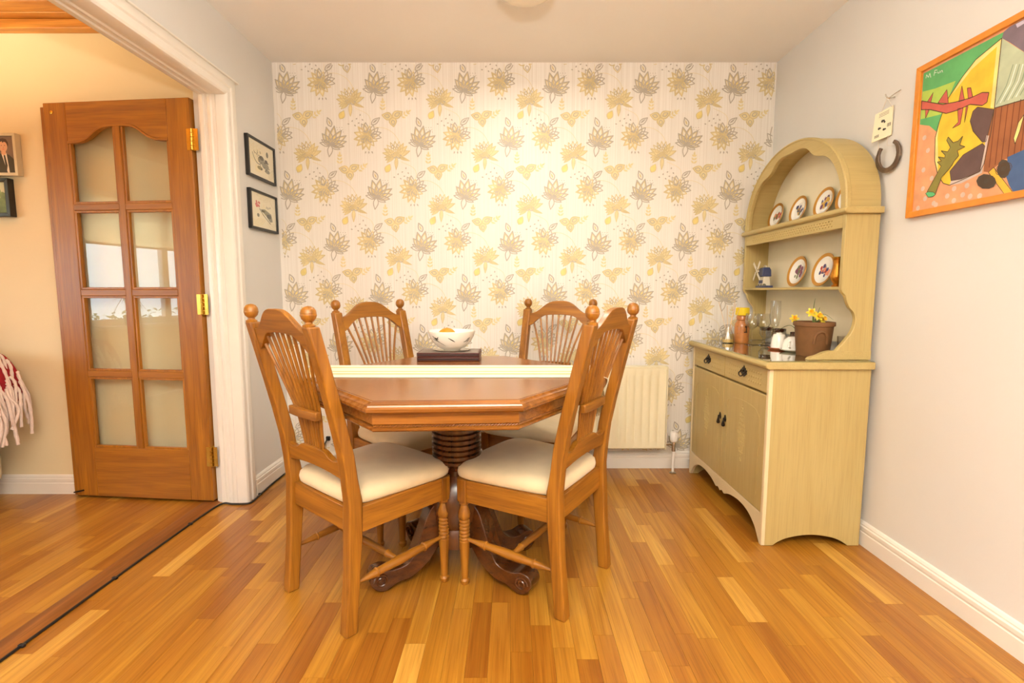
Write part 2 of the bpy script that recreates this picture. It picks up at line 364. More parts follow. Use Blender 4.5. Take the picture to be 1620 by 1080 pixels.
# ------------------------------------------------------------------ skirting and door lining
SK = [(0, 0), (0.016, 0), (0.016, 0.058), (0.013, 0.061), (0.013, 0.066), (0.016, 0.069), (0.016, 0.083), (0.011, 0.087), (0.011, 0.092), (0.006, 0.1), (0, 0.103)]
def skirting(name, a, b, nrm):
    """moulded skirting from a to b on the wall whose inward normal is nrm"""
    mb = MB(); secs = []
    for p in (a, b): secs.append([(p[0]+nrm[0]*d, p[1]+nrm[1]*d, z) for d, z in SK])
    mb.loft(secs); return struct(mb.build(name, 'white_gloss', None, ang=25))
skirting('baseboard_back', (XL, YB), (XR, YB), (0, -1))
skirting('baseboard_right', (XR, YF), (XR, YB-0.016), (-1, 0))
skirting('baseboard_left', (XL, 2.552), (XL, YB-0.016), (1, 0))
skirting('baseboard_sunroom', (XS, YS), (-1.516, YS), (0, -1))
# lining + architrave: one moulded section swept up the jamb and along the head (x, outward offset)
prof = [(-1.515, 0.13), (-1.515, 0.022), (-1.482, 0.022), (-1.482, 0.004), (-1.474, 0.0), (-1.458, 0.0), (-1.455, 0.006), (-1.445, 0.008), (-1.438, 0.002),
        (-1.424, -0.001), (-1.418, 0.004), (-1.405, 0.006), (-1.398, 0.0), (-1.362, 0.0), (-1.351, 0.004), (-1.346, 0.012), (-1.346, 0.03), (-1.351, 0.034),
        (-1.351, 0.044), (-1.345, 0.05), (-1.344, 0.075), (-1.348, 0.086), (-1.357, 0.094), (-1.366, 0.096), (-1.366, 0.022), (-1.505, 0.03), (-1.505, 0.13)]
lin_ = MB().loft([[(x, JY+o, 0.0) for x, o in prof], [(x, JY+o, JZ+o) for x, o in prof], [(x, -1.2, JZ+o) for x, o in prof]])
lin_ = struct(lin_.build('trim_1', 'white_gloss', None, ang=28)); lin_['label'] = 'white moulded door lining and architrave around the opening'
MB().box(XL-0.001, XL+0.024, -1.2, JY+0.115, JZ+0.086, JZ+0.094).build('cap_strip', 'white_gloss', lin_, 0.002)
th = MB().prism([(-1.585, -0.012), (-1.585, 0.003), (-1.575, 0.006), (-1.515, 0.006), (-1.500, 0.0), (-1.500, -0.012)], 'y', -1.2, 2.585)
struct(th.build('trim_2', 'threshold_wood', None))['label'] = 'worn brown wooden threshold strip between the two floors'

# wallpaper print: flowers drawn as flat ink shapes on the paper
wp = {k: MB() for k in ('ink_cream', 'ink_taupe', 'ink_tan', 'ink_yellow', 'ink_straw')}
WS, WP, WR = 0.00091, 0.5124, 0.297
motif = []      # (material, layer, polygon) in drawing units, y up
def petal(bx, by, ang, ln, wd, fill=None, line=None, lw=5.0, skew=0.0, n=6):
    a = math.radians(ang); dx, dy = math.cos(a), math.sin(a); px, py = -dy, dx
    L_, R_ = [], []
    for i in range(1, n):
        t = i/n; w_ = wd*0.5*math.sin(PI*t**0.85)*(1.15-0.25*t); s_ = skew*ln*t*t
        L_.append((t*ln, s_+w_)); R_.append((t*ln, s_-w_))
    pts = [(0, 0)] + R_ + [(ln, skew*ln)] + L_[::-1]
    W_ = [(bx+dx*u+px*v, by+dy*u+py*v) for u, v in pts]
    if fill: motif.append((fill, 0, W_))
    if line: outline(W_, lw, line, True)
def outline(P, lw, mat, closed):
    n = len(P); c = (sum(p[0] for p in P)/n, sum(p[1] for p in P)/n)
    for i in range(n if closed else n-1):
        p, q = P[i], P[(i+1) % n]; d = math.hypot(q[0]-p[0], q[1]-p[1])
        if d < 1e-6: continue
        nx, ny = -(q[1]-p[1])/d*lw/2, (q[0]-p[0])/d*lw/2; ex, ey = (q[0]-p[0])/d*lw*0.3, (q[1]-p[1])/d*lw*0.3
        motif.append((mat, 1, [(p[0]-ex+nx, p[1]-ey+ny), (p[0]-ex-nx, p[1]-ey-ny), (q[0]+ex-nx, q[1]+ey-ny), (q[0]+ex+nx, q[1]+ey+ny)]))
def spray(x, y, ang, ln, k, mat, size=26):
    a = math.radians(ang)
    for i in range(k):
        t = (i+0.4)/k; cx, cy = x+math.cos(a)*ln*t, y+math.sin(a)*ln*t
        for s_ in (-1, 1): petal(cx, cy, ang+s_*48, size*(1-0.35*t), 11, mat)
    petal(x+math.cos(a)*ln*0.9, y+math.sin(a)*ln*0.9, ang, size, 11, mat)
# lotus (origin) with its bud leaf
for an, ln, wd, fi in ((128, 88, 38, 'ink_tan'), (104, 112, 44, 'ink_tan'), (78, 118, 44, 'ink_tan'), (52, 112, 40, 'ink_tan'), (30, 112, 38, 'ink_tan'), (12, 100, 32, 'ink_straw'), (-6, 82, 28, 'ink_tan')):
    petal(-22, -46, an, ln, wd, fi, 'ink_taupe', 6)
    a_ = math.radians(an); petal(-22+math.cos(a_)*ln*0.34, -46+math.sin(a_)*ln*0.34, an, ln*0.5, wd*0.42, 'ink_cream')
petal(-20, -44, 62, 56, 40, 'ink_yellow'); petal(-20, -44, 20, 60, 30, 'ink_yellow')
for an, ln, wd in ((168, 70, 26), (-100, 72, 30), (150, 66, 24), (-25, 62, 24)): petal(-24, -48, an, ln, wd, None, 'ink_taupe', 6)
petal(-18, 66, 112, 58, 28, None, 'ink_taupe', 7); petal(-22, 76, 112, 34, 10, 'ink_tan')
for i in range(3):
    for j in range(3): petal(26+i*16-j*4, 30+j*14, 90, 6, 5, 'ink_taupe')
# chrysanthemum
for i, an in enumerate(range(0, 360, 30)):
    petal(205, 2, an+10, 82 if 80 < an < 300 else 70, 34, 'ink_straw' if i % 2 else 'ink_tan', 'ink_tan', 5)
    a_ = math.radians(an+10); petal(205+math.cos(a_)*30, 2+math.sin(a_)*30, an+10, 34, 14, 'ink_cream')
for an in (15, 45, 75, -12): petal(232, 12, an, 66, 30, None, 'ink_taupe', 6)
for an in (95, 120): petal(205, 30, an, 60, 28, None, 'ink_taupe', 6)
for an in (200, 235, 265, 300): petal(210, 6, an, 46, 20, None, 'ink_taupe', 4)
petal(196, -14, 20, 48, 36, 'ink_yellow'); petal(205, -8, 120, 40, 34, 'ink_yellow'); petal(172, -26, 25, 34, 24, None, 'ink_taupe', 5)
for dx, an in ((-14, -110), (4, -90), (22, -65)): petal(212+dx, -84, an, 18, 8, 'ink_taupe')
# protea
for an in (60, 78, 96, 114, 132, 150, 42, 20, 168): petal(392, -114, an, 90, 30, 'ink_straw' if an in (20, 42, 60, 168, 150) else None, 'ink_tan', 5)
for an in (190, 205, 220): petal(380, -112, an, 66, 20, 'ink_straw', 'ink_tan', 4)
petal(396, -116, -20, 88, 20, 'ink_tan'); petal(390, -120, -92, 78, 20, 'ink_straw', 'ink_tan', 4); petal(392, -118, 10, 30, 24, None, 'ink_taupe', 5)
petal(392, -118, 160, 34, 26, None, 'ink_taupe', 5); petal(370, -70, 100, 22, 18, None, 'ink_taupe', 4); petal(398, -66, 80, 22, 18, None, 'ink_taupe', 4)
petal(322, -214, 62, 56, 36, 'ink_yellow', 'ink_tan', 4)
# three-leaf sprig, ferns, grey leaf, dots, vine
for an, ln in ((168, 66), (28, 72), (-82, 58)):
    petal(88, -204, an, ln, 44, 'ink_straw', 'ink_tan', 6); petal(88+math.cos(math.radians(an))*18, -204+math.sin(math.radians(an))*18, an, ln*0.5, 20, None, 'ink_taupe', 4)
spray(140, -206, 35, 60, 3, 'ink_straw', 30); spray(28, -168, 88, 62, 3, 'ink_straw', 28)
petal(-44, -248, 38, 66, 28, None, 'ink_taupe', 6); petal(-36, -240, 38, 44, 10, 'ink_taupe')
for x, y, an in ((395, -232, 60), (420, -216, 30), (448, -196, 80), (410, -250, -40), (432, -240, 10), (380, -246, 170), (460, -214, -60)): petal(x, y, an, 14, 8, 'ink_taupe')
outline(smoothcurve([(248, 62), (320, 56), (380, 20), (415, -40), (420, -60)], 5), 2.2, 'ink_straw', False)
outline(smoothcurve([(420, -150), (500, -190), (510, -250), (440, -300)], 5), 2.0, 'ink_straw', False)
_f = [i for i, q in enumerate(motif) if q[1] == 0]; _l = [i for i, q in enumerate(motif) if q[1] == 1]; ORD = {i: k for k, i in enumerate(_f)}
for k, i in enumerate(_l): ORD[i] = len(_f)+1+(k % 29)
for row in range(-1, 8):
    for col in range(-4, 6):
        ox = -0.767 + col*WP + (WP/2 if row % 2 else 0); oz = 2.256 - row*WR
        for mi_, (mat, lay_, poly) in enumerate(motif):
            P = [(ox+x*WS, oz+y*WS) for x, y in poly]
            if min(p[0] for p in P) < XL+0.012 or max(p[0] for p in P) > XR-0.004 or max(p[1] for p in P) > ZC-0.004 or min(p[1] for p in P) < 0.104: continue
            yy = YB-0.0003-1.0e-5*ORD[mi_]
            wp[mat].add([(x, yy, z) for x, z in P], [list(range(len(P)))])
for k, q in wp.items():
    o = q.build('wallpaper_print', k, wb, smooth=False); o['kind'] = 'stuff'

# ------------------------------------------------------------------ ceiling lamp
lp = thing('ceiling_lamp', 'small round flush ceiling lamp at the top edge of the picture', 'lamp', (0.055, 2.195, ZC))
MB().lathe([(0.0, 0), (0.15, 0), (0.152, -0.01), (0.145, -0.02), (0.135, -0.022), (0, -0.022)], 32).build('base', 'plastic_white', lp)
MB().lathe([(0.135, -0.022), (0.132, -0.04), (0.115, -0.062), (0.085, -0.078), (0.045, -0.086), (0.0, -0.088)], 32).build('shade', 'lamp_glass', lp)
area('ceiling_lamp_light', (0.055, 2.195, ZC-0.10), (0, 0, 0), 0.2, 9, (1.0, 0.94, 0.83))

# ------------------------------------------------------------------ glazed door, swung into the sunroom
dl = thing('glazed_door', 'open golden oak door with eight glass panes and arched top rail', 'door', (-1.522, 2.452, 0.014), math.radians(174.4))
DT, DW, DH = 0.036, 0.76, 1.972           # local: x from hinge to free edge, y thickness (0 = front, +y behind... front faces -room)
# with rz=174.4 local +x points to -X and local +y to -Y, so the face towards the viewer is y = 0 and the back is y = -DT
S, RB, MU = 0.118, 0.262, 0.032
def dpart(name, mat, x0, x1, z0, z1, y0=-DT, y1=0.0, bev=0.003): return MB().box(x0, x1, y0, y1, z0, z1).build(name, mat, dl, bev)
dpart('stile', 'door_Z', 0, S, 0, DH); dpart('stile', 'door_Z', DW-S, DW, 0, DH)
dpart('bottom_rail', 'door_X', S, DW-S, 0, RB)
ix0, ix1 = S, DW-S; mid = (ix0+ix1)/2
def archz(x):
    t = abs(x-mid)/((ix1-ix0)/2)
    return 1.865 - 0.075*(1/(1+math.exp(-(t-0.5)*11)))
xs = [ix0+(ix1-ix0)*i/36 for i in range(37)]
MB().prism([(x, archz(x)) for x in xs] + [(ix1, DH), (ix0, DH)], 'y', -DT, 0).build('top_rail', 'door_X', dl, 0.002)
MB().strip([(x, archz(x)) for x in xs], [(x, archz(x)-0.012) for x in xs], 'y', -0.018, 0.003).build('arched_bead', 'door_X', dl, 0.002)
MB().box(DW, DW+0.034, -DT-0.006, -0.016, -0.004, DH-0.012).build('rebate_strip', 'door_Z', dl, 0.003)
rows = [RB, 0.66-0.014, 1.071-0.014, 1.489-0.014, 1.93]
dpart('muntin', 'door_Z', mid-MU/2, mid+MU/2, RB, 1.858, -DT+0.004, 0.002)
for z in rows[1:4]:
    for a, c in ((ix0, mid-MU/2), (mid+MU/2, ix1)): dpart('muntin', 'door_X', a, c, z-MU/2, z+MU/2, -DT+0.004, 0.0)
for r in range(4):
    for a, c in ((ix0, mid-MU/2), (mid+MU/2, ix1)):
        z0 = rows[r] + (MU/2 if r else 0); z1 = rows[r+1]-MU/2 if r < 3 else None
        if z1: poly = [(a, z0), (c, z0), (c, z1), (a, z1)]
        else:
            q = [a+(c-a)*i/14 for i in range(15)]; poly = [(a, z0), (c, z0)] + [(x, archz(x)) for x in q[::-1]]
        p = MB().prism(poly, 'y', -0.022, -0.018).build('pane', 'pane_glass', dl, smooth=False)
        w_ = 0.011; bead = MB()
        bead.prism([(a, z0), (c, z0), (c-w_, z0+w_), (a+w_, z0+w_)], 'y', -0.018, -0.003)
        zt = z1 if z1 else min(archz(a), archz(c))-0.0
        za, zc = (z1, z1) if z1 else (archz(a), archz(c))
        bead.prism([(a, z0), (a+w_, z0+w_), (a+w_, za-w_), (a, za)], 'y', -0.018, -0.003)
        bead.prism([(c, z0), (c, zc), (c-w_, zc-w_), (c-w_, z0+w_)], 'y', -0.018, -0.003)
        if z1: bead.prism([(a, z1), (a+w_, z1-w_), (c-w_, z1-w_), (c, z1)], 'y', -0.018, -0.003)
        bead.build('bead', 'door_Z', p, 0.0015)
for z in (1.78, 1.0, 0.232):
    h = MB().box(-0.003, 0.0, -0.034, 0.0, z-0.05, z+0.05).box(0.0, 0.022, 0.0, 0.0015, z-0.05, z+0.05)
    for k in range(5): h.lathe([(0.0062, z-0.049+k*0.02), (0.0062, z-0.031+k*0.02)], 12, (-0.005, 0.004, 0))
    h = h.build('hinge', 'brass', dl, 0.0005); h['label'] = 'polished brass butt hinge'
    MB().box(-0.034, -0.009, -0.004, -0.001, z-0.05, z+0.05).build('hinge_leaf', 'brass', h)
MB().lathe([(0.008, 0), (0.008, 0.003), (0.004, 0.004), (0.0, 0.004)], 10, (DW-0.045, 0.0, DH-0.045), Matrix.Rotation(-PI/2, 3, 'X')).build('screw_cap', 'brass', dl)
MB().tube([(DW-0.04, 0.002, 0.03), (DW-0.005, 0.006, 0.022), (DW+0.03, -0.01, 0.01)], 0.004).build('draught_hook', 'iron', dl)

# ------------------------------------------------------------------ dining chairs
def lean(z):
    P = [(0, -0.195), (0.1, -0.186), (0.25, -0.172), (0.42, -0.165), (0.6, -0.188), (0.8, -0.236), (1.02, -0.292)]
    for (a, ya), (b, yb) in zip(P, P[1:]):
        if z <= b or b == 1.02: t = (z-a)/(b-a); return ya+(yb-ya)*t
PX = 0.186; PT = 0.979
def make_chair():
    c = thing('dining_chair', 'x', 'chair', (0, 0, 0), 0, 'wheat-back oak dining chairs around the table')
    zs = [0, 0.05, 0.12, 0.2, 0.3, 0.36, 0.42, 0.5, 0.58, 0.68, 0.78, 0.88, PT]
    for s in (-1, 1):
        secs = []
        for z in zs:
            y = lean(z); w_ = 0.0205; d0 = 0.021 if z < 0.3 else 0.024 if z < 0.5 else 0.0205-0.004*(z-0.5)
            x = s*PX; secs.append([(x-w_, y-d0, z), (x+w_, y-d0, z), (x+w_, y+d0, z), (x-w_, y+d0, z)])
        p = MB().loft(secs).build('back_post', 'oak_Z', c, 0.005, ang=50)
        y = lean(PT)-0.004; fp = [(0.017, -0.004), (0.018, 0.004), (0.011, 0.008), (0.0105, 0.013), (0.014, 0.016), (0.0195, 0.022), (0.0225, 0.032), (0.0222, 0.0355), (0.0215, 0.0365), (0.0222, 0.0375), (0.0205, 0.046), (0.015, 0.054), (0.008, 0.0575), (0, 0.059)]
        MB().lathe(fp, 18, (s*PX, y, PT)).build('finial', 'oak_Z', p)
        # turned front leg
        lp_ = [(0.0, 0.015), (0.012, 0.018), (0.03, 0.0185), (0.038, 0.013), (0.05, 0.0135), (0.2, 0.0205), (0.30, 0.022)]
        t = 0.30
        lg = [(0.0145, 0.0), (0.018, 0.006), (0.0185, 0.016), (0.0125, 0.022), (0.0135, 0.028), (0.019, 0.15), (0.0195, 0.165)]
        z = 0.168
        for k in range(6): lg += [(0.0155, z), (0.0195, z+0.004), (0.0195, z+0.0085), (0.0155, z+0.0125)]; z += 0.0135
        lg += [(0.016, z), (0.021, z+0.006), (0.023, z+0.018), (0.020, z+0.034), (0.014, z+0.05), (0.013, z+0.056), (0.019, z+0.06), (0.02, z+0.068), (0.018, 0.322)]
        f = MB().lathe(lg, 16, (s*0.2, 0.2, 0)).build('front_leg', 'oak_Z', c, ang=30)
        bl = []
        for a in (0.0, 1.0):
            q = [(-0.024, -0.024), (0.024*1.0, -0.024)]
            bl.append([(s*0.2+x, 0.2+y_, 0.32+a*0.085) for x, y_ in [(-0.024, -0.024), (0.024, -0.024)] + ([(0.024, 0.004), (0.02, 0.016), (0.012, 0.023), (0.0, 0.026), (-0.024, 0.027)] if s > 0 else [(0.024, 0.027), (0.0, 0.026), (-0.012, 0.023), (-0.02, 0.016), (-0.024, 0.004)])])
        MB().loft(bl).build('leg_block', 'oak_Z', f, 0.002)
        # side rail and side stretcher
        a, b = (s*0.19, lean(0.36)+0.012), (s*0.206, 0.178)
        MB().loft([[(p_[0]-0.011, p_[1], z0) if e == 0 else (p_[0]+0.011, p_[1], z0) for e, z0 in ((0, 0.322), (1, 0.322), (1, 0.404), (0, 0.404))] for p_ in (a, b)]).build('side_rail', 'oak_Y', c, 0.002)
        pr = [(0, 0.006), (0.10, 0.0085), (0.2, 0.0135), (0.215, 0.0135), (0.222, 0.0165), (0.232, 0.0165), (0.24, 0.0125), (0.5, 0.0165), (0.76, 0.0125), (0.768, 0.0165), (0.778, 0.0165), (0.785, 0.0135), (0.8, 0.0135), (0.9, 0.0085), (1, 0.006)]
        MB().spindle((s*0.187, lean(0.155)+0.012, 0.155), (s*0.2, 0.187, 0.175), pr).build('stretcher', 'oak_Y', c, ang=30)
    MB().spindle((-0.192, 0.0, 0.166), (0.192, 0.0, 0.166), [(0, 0.007), (0.15, 0.0115), (0.165, 0.014), (0.18, 0.0115), (0.5, 0.0145), (0.82, 0.0115), (0.835, 0.014), (0.85, 0.0115), (1, 0.007)]).build('stretcher', 'oak_X', c, ang=30)
    fr = []
    for i in range(9):
        x = -0.178+0.356*i/8; y = 0.214+0.018*(1-(x/0.178)**2)
        fr.append([(x, y-0.022, 0.322), (x, y, 0.322), (x, y, 0.404), (x, y-0.022, 0.404)])
    MB().loft(fr).build('front_rail', 'oak_X', c, 0.002)
    MB().box(-0.168, 0.168, lean(0.36)-0.009, lean(0.36)+0.012, 0.322, 0.404).build('back_rail', 'oak_X', c, 0.003)
    # crest rail: shaped board following the lean
    n = 28; secs = []
    for i in range(n+1):
        x = -0.1685+0.337*i/n; t = abs(x)/0.1685
        e = ((1-math.cos(PI*min(1.0, t/0.95)))/2)**1.7; top = 1.026 - 0.068*e; bot = 0.952 - 0.020*t*t - 0.042*max(0, min(1, (t-0.45)/0.45))**1.5
        secs.append([(x, lean(bot)-0.011, bot), (x, lean(bot)+0.011, bot), (x, lean(top)+0.010, top), (x, lean(top)-0.010, top)])
    MB().loft(secs).build('crest_rail', 'oak_X', c, 0.002, ang=45)
    # lower rail with cupid's-bow top
    secs = []
    for i in range(n+1):
        x = -0.1685+0.337*i/n; t = abs(x)/0.1685
        e = 1/(1+math.exp(-(t-0.52)*16)); top = 0.572-0.026*e+0.008*max(0, t-0.75)*4; bot = 0.492+0.014*(1-t*t)
        secs.append([(x, lean(bot)-0.011, bot), (x, lean(bot)+0.011, bot), (x, lean(top)+0.011, top), (x, lean(top)-0.011, top)])
    MB().loft(secs).build('lower_rail', 'oak_X', c, 0.002, ang=45)
    # waist bar and nine fanned spindles
    secs = []
    for i in range(13):
        x = -0.088+0.176*i/12; z = 0.688; y = lean(z)-0.004-0.006*(1-(x/0.088)**2)
        secs.append([(x, y-0.010, z-0.014), (x, y+0.010, z-0.014), (x, y+0.010, z+0.014), (x, y-0.010, z+0.014)])
    MB().loft(secs).build('waist_bar', 'oak_X', c, 0.003)
    for i in range(9):
        u = (i-4)/4.0; xb, xm, xt = 0.058*u, 0.076*u, 0.142*u; tt = abs(xt)/0.1685
        zt = 0.952 - 0.020*tt*tt - 0.042*max(0, min(1, (tt-0.45)/0.45))**1.5 + 0.004
        pts = smoothcurve([(xb, lean(0.565), 0.565), (xb*1.1, lean(0.62)+0.002, 0.62), (xm, lean(0.69)+0.008, 0.69), (xm+(xt-xm)*0.42, lean(0.80)+0.003, 0.80), (xt, lean(zt), zt)], 4)
        MB().tube(pts, [0.0042+0.0012*min(1, k/(len(pts)*0.5)) for k in range(len(pts))], 8).build('spindle', 'oak_Z', c)
    # seat cushion
    def ring(sc, z):
        P = []
        for q in range(40):
            t = 2*PI*q/40; ct, st = math.cos(t), math.sin(t); ex = 0.28
            px = math.copysign(abs(ct)**ex, ct); py = math.copysign(abs(st)**ex, st)
            hw = (0.205 + 0.018*py); x = px*hw; y = 0.036+py*0.205 + (0.012*(1-px*px) if py > 0 else 0)
            P.append((x*sc, 0.036+(y-0.036)*sc, z))
        return P
    cu = [ring(0.965, 0.404), ring(1.0, 0.410), ring(1.012, 0.424), ring(0.995, 0.440), ring(0.94, 0.452), ring(0.8, 0.461), ring(0.5, 0.467), ring(0.2, 0.469), ring(0.02, 0.469)]
    MB().loft(cu).build('seat_cushion', 'seat_fabric', c, ang=70)
    return c
ch0 = make_chair()
spots = [((-0.535, 1.749, 0), -39.8, 'oak wheat-back chair in front left, its back to the camera beside the doorway'),
         ((0.101, 1.819, 0), 57.7, 'oak wheat-back chair in front right, its back towards the radiator'),
         ((-0.492, 2.315, 0), -130.0, 'oak wheat-back chair behind the table, left of the white bowl'),
         ((0.139, 2.461, 0), 155.0, 'oak wheat-back chair behind the table, right of the white bowl')]
for i, (loc, rz, lab) in enumerate(spots):
    o = ch0 if i == 0 else copy_tree(ch0)
    o.location = loc; o.rotation_euler = (0, 0, math.radians(rz)); o['label'] = lab

# ------------------------------------------------------------------ dining table
TX, TY, TZ = -0.212, 1.865, 0.772
tb = thing('dining_table', 'octagonal reddish oak pedestal table with moulded edge', 'table', (TX, TY, 0), math.radians(3))
def octo(d, z):
    A = [(0.2185, -0.505), (0.5425, -0.09), (0.5425, 0.09), (0.2185, 0.505), (-0.2185, 0.505), (-0.5425, 0.09), (-0.5425, -0.09), (-0.2185, -0.505)]
    n = len(A); out = []
    for i in range(n):     # inset polygon by d
        p0, p1, p2 = Vector(A[i-1]), Vector(A[i]), Vector(A[(i+1) % n])
        e1 = (p1-p0).normalized(); e2 = (p2-p1).normalized(); n1 = Vector((-e1.y, e1.x)); n2 = Vector((-e2.y, e2.x))
        b = (n1+n2).normalized(); q = p1 + b*(d/max(0.2, b.dot(n1))); out.append((q.x, q.y, z))
    return out
edge = [(0.03, 0.742), (0.004, 0.742), (0.0, 0.746), (0.0, 0.754), (0.006, 0.759), (0.008, 0.763), (0.016, 0.766), (0.022, 0.772), (0.026, 0.7722)]
MB().loft([octo(d, z) for d, z in edge]).build('table_edge', 'table_X', tb, ang=20)
# top veneer: eight wedges with mitred border, alternating grain
def octo2(d): return [(p[0], p[1]) for p in octo(d, 0)]
inn, mid_ = octo2(0.10), octo2(0.028)
for i in range(8):
    j = (i+1) % 8; q = MB()
    q.prism([mid_[i], mid_[j], inn[j], inn[i]], 'z', 0.7712, 0.7732)
    q.build('border_veneer', 'table_X' if i in (3, 7) else 'table_Y', tb, smooth=False)
    q = MB(); q.prism([inn[i], inn[j], (0, 0)], 'z', 0.7712, 0.7732)
    q.build('top_veneer', 'table_Y' if i in (3, 7) else 'table_X', tb, smooth=False)
ap = MB().loft([octo(d, z) for d, z in [(0.05, 0.684), (0.026, 0.684), (0.022, 0.688), (0.022, 0.694), (0.030, 0.697), (0.030, 0.702), (0.024, 0.706), (0.024, 0.742), (0.05, 0.742)]])
ap = ap.build('apron', 'table_X', tb, ang=20)
rope = MB(); P = octo2(0.0285)
for i in range(8):
    a, b = Vector(P[i]), Vector(P[(i+1) % 8]); n = int((b-a).length/0.0085)
    for k in range(n):
        c_ = a+(b-a)*((k+0.5)/n); d_ = (b-a).normalized()
        rope.tube([(c_.x-d_.x*0.004, c_.y-d_.y*0.004, 0.6972), (c_.x+d_.x*0.004, c_.y+d_.y*0.004, 0.7022)], 0.0026, 5)
rope.build('rope_moulding', 'table_X', ap)
pd = [(0.16, 0.684), (0.16, 0.665), (0.07, 0.655), (0.066, 0.63), (0.082, 0.61), (0.09, 0.585)]
z = 0.575
for k in range(7): pd += [(0.084, z), (0.094, z-0.004), (0.094, z-0.014), (0.084, z-0.018)]; z -= 0.02
pd += [(0.08, 0.43), (0.062, 0.41), (0.06, 0.39), (0.075, 0.37), (0.10, 0.33), (0.11, 0.28), (0.10, 0.22), (0.085, 0.19), (0.095, 0.17), (0.095, 0.12), (0.06, 0.115)]
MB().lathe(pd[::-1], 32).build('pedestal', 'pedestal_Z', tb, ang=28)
for an in (-34, 28, 129, 204):
    a = math.radians(an); ux, uy = math.cos(a), math.sin(a); px, py = -uy, ux
    prof2 = smoothcurve([(0.07, 0.30), (0.12, 0.27), (0.16, 0.17), (0.20, 0.09), (0.26, 0.075), (0.30, 0.085), (0.335, 0.075), (0.345, 0.045), (0.325, 0.012), (0.295, 0.0), (0.27, 0.008), (0.24, 0.022), (0.19, 0.03), (0.13, 0.07), (0.09, 0.12), (0.07, 0.13)], 4)
    q = MB(); vs = []
    for w_ in (-0.034, 0.034): vs.append([(ux*r+px*w_, uy*r+py*w_, z) for r, z in prof2])
    q.loft(vs)
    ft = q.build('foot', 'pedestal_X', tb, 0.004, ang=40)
    q = MB()
    for w_ in (-0.036, 0.036):
        q.tube([(ux*(0.305+0.026*math.cos(t)*(1-t/14))+px*w_, uy*(0.305+0.026*math.cos(t)*(1-t/14))+py*w_, 0.044+0.026*math.sin(t)*(1-t/14)) for t in [k*0.5 for k in range(22)]], 0.004, 6)
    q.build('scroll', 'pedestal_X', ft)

# things on the table
rn = thing('table_runner', 'cream table runner with gold stripes laid across the table', 'runner', (TX, 1.89, 0.7734))
def runner(mb, y0, y1, mat, zo):
    e = 0.5425
    secs = []
    P = [(-0.557, -0.052), (-0.556, -0.02), (-0.552, -0.003), (-0.54, 0.003)] + [(-0.54+1.08*k/10, 0.003) for k in range(1, 10)] + [(0.54, 0.003), (0.552, -0.003), (0.556, -0.02), (0.557, -0.052)]
    for i, (x, z) in enumerate(P):
        t = 1.0 if 1 < i < len(P)-2 else (0.35 if i in (0, len(P)-1) else 0.8)
        secs.append([(x, y0*t, z-0.002+zo), (x, y1*t, z-0.002+zo), (x, y1*t, z+zo), (x, y0*t, z+zo)])
    mb.loft(secs, mat)
q = MB(); runner(q, -0.14, 0.14, 'runner_linen', 0); q.build('cloth', None, rn, ang=60)
for a, c in ((-0.085, -0.065), (-0.025, -0.012), (0.07, 0.085)):
    q = MB(); runner(q, a, c, 'runner_stripe', 0.0006); q.build('stripe', None, rn, ang=60)
for s in (-1, 1):
    q = MB().lathe([(0.0, 0.0), (0.006, -0.002), (0.008, -0.012), (0.006, -0.018), (0.009, -0.022), (0.013, -0.06), (0.016, -0.10), (0.014, -0.102), (0.0, -0.10)], 14, (s*0.557, 0, -0.056))
    t = q.build('tassel', 'tassel_thread', rn)
    q = MB()
    for k in range(16):
        an = k*2*PI/16; q.tube([(s*0.557+0.007*math.cos(an), 0.007*math.sin(an), -0.078), (s*0.557+0.013*math.cos(an), 0.013*math.sin(an), -0.12), (s*0.557+0.018*math.cos(an), 0.018*math.sin(an), -0.163-0.006*(k % 3))], 0.0022, 4)
    q.build('threads', 'tassel_thread', t)
bx, by = -0.272, 2.245
for i, z in enumerate((0.7734, 0.7924)):
    b_ = thing('table_mat_box', ('lower dark brown leather-look place mat box under the bowl', 'upper dark brown leather-look place mat box under the bowl')[i], 'box', (-0.28, 2.247, z), 0.0 if i else 0.01, 'stacked boxes under the bowl')
    MB().box(-0.137, 0.137, -0.083, 0.083, 0, 0.0185).build('body', 'leather_brown', b_, 0.0025)
    MB().box(-0.133, 0.133, -0.0845, -0.083, 0.007, 0.0115).build('edge_groove', 'black_plastic', b_)
    MB().box(-0.129, 0.129, -0.076, 0.076, 0.0185, 0.0190).build('top_panel', 'grey_felt', b_)
tr = thing('silver_tray', 'thin silver trivet with scalloped rim under the white bowl', 'tray', (bx, by, 0.8114))
rim = MB(); n = 64
prof3 = [[((0.083+0.004*math.sin(8*2*PI*k/n))*math.cos(2*PI*k/n)*f, (0.068+0.004*math.sin(8*2*PI*k/n))*math.sin(2*PI*k/n)*f, z) for k in range(n)] for f, z in ((0.3, 0.0), (0.85, 0.0), (1.0, 0.006), (0.97, 0.0075), (0.84, 0.003), (0.3, 0.003))]
rim.loft(prof3); rim.build('plate', 'silver', tr)
bw = thing('fruit_bowl', 'white china bowl with dark bird sprigs on the table', 'bowl', (bx, by, 0.8146))
ou = [(0.0, 0.0), (0.036, 0.0), (0.04, 0.004), (0.062, 0.014), (0.086, 0.038), (0.1, 0.064), (0.106, 0.084), (0.1065, 0.0865), (0.105, 0.088), (0.1025, 0.086), (0.096, 0.064), (0.082, 0.040), (0.058, 0.018), (0.03, 0.009), (0.0, 0.008)]
MB().lathe(ou, 48).build('bowl_body', 'china', bw)
def bowl_r(z):
    for (r0, z0), (r1, z1) in zip(ou[2:7], ou[3:8]):
        if z0 <= z <= z1: return r0+(r1-r0)*(z-z0)/(z1-z0)
    return 0.1
dec = MB()
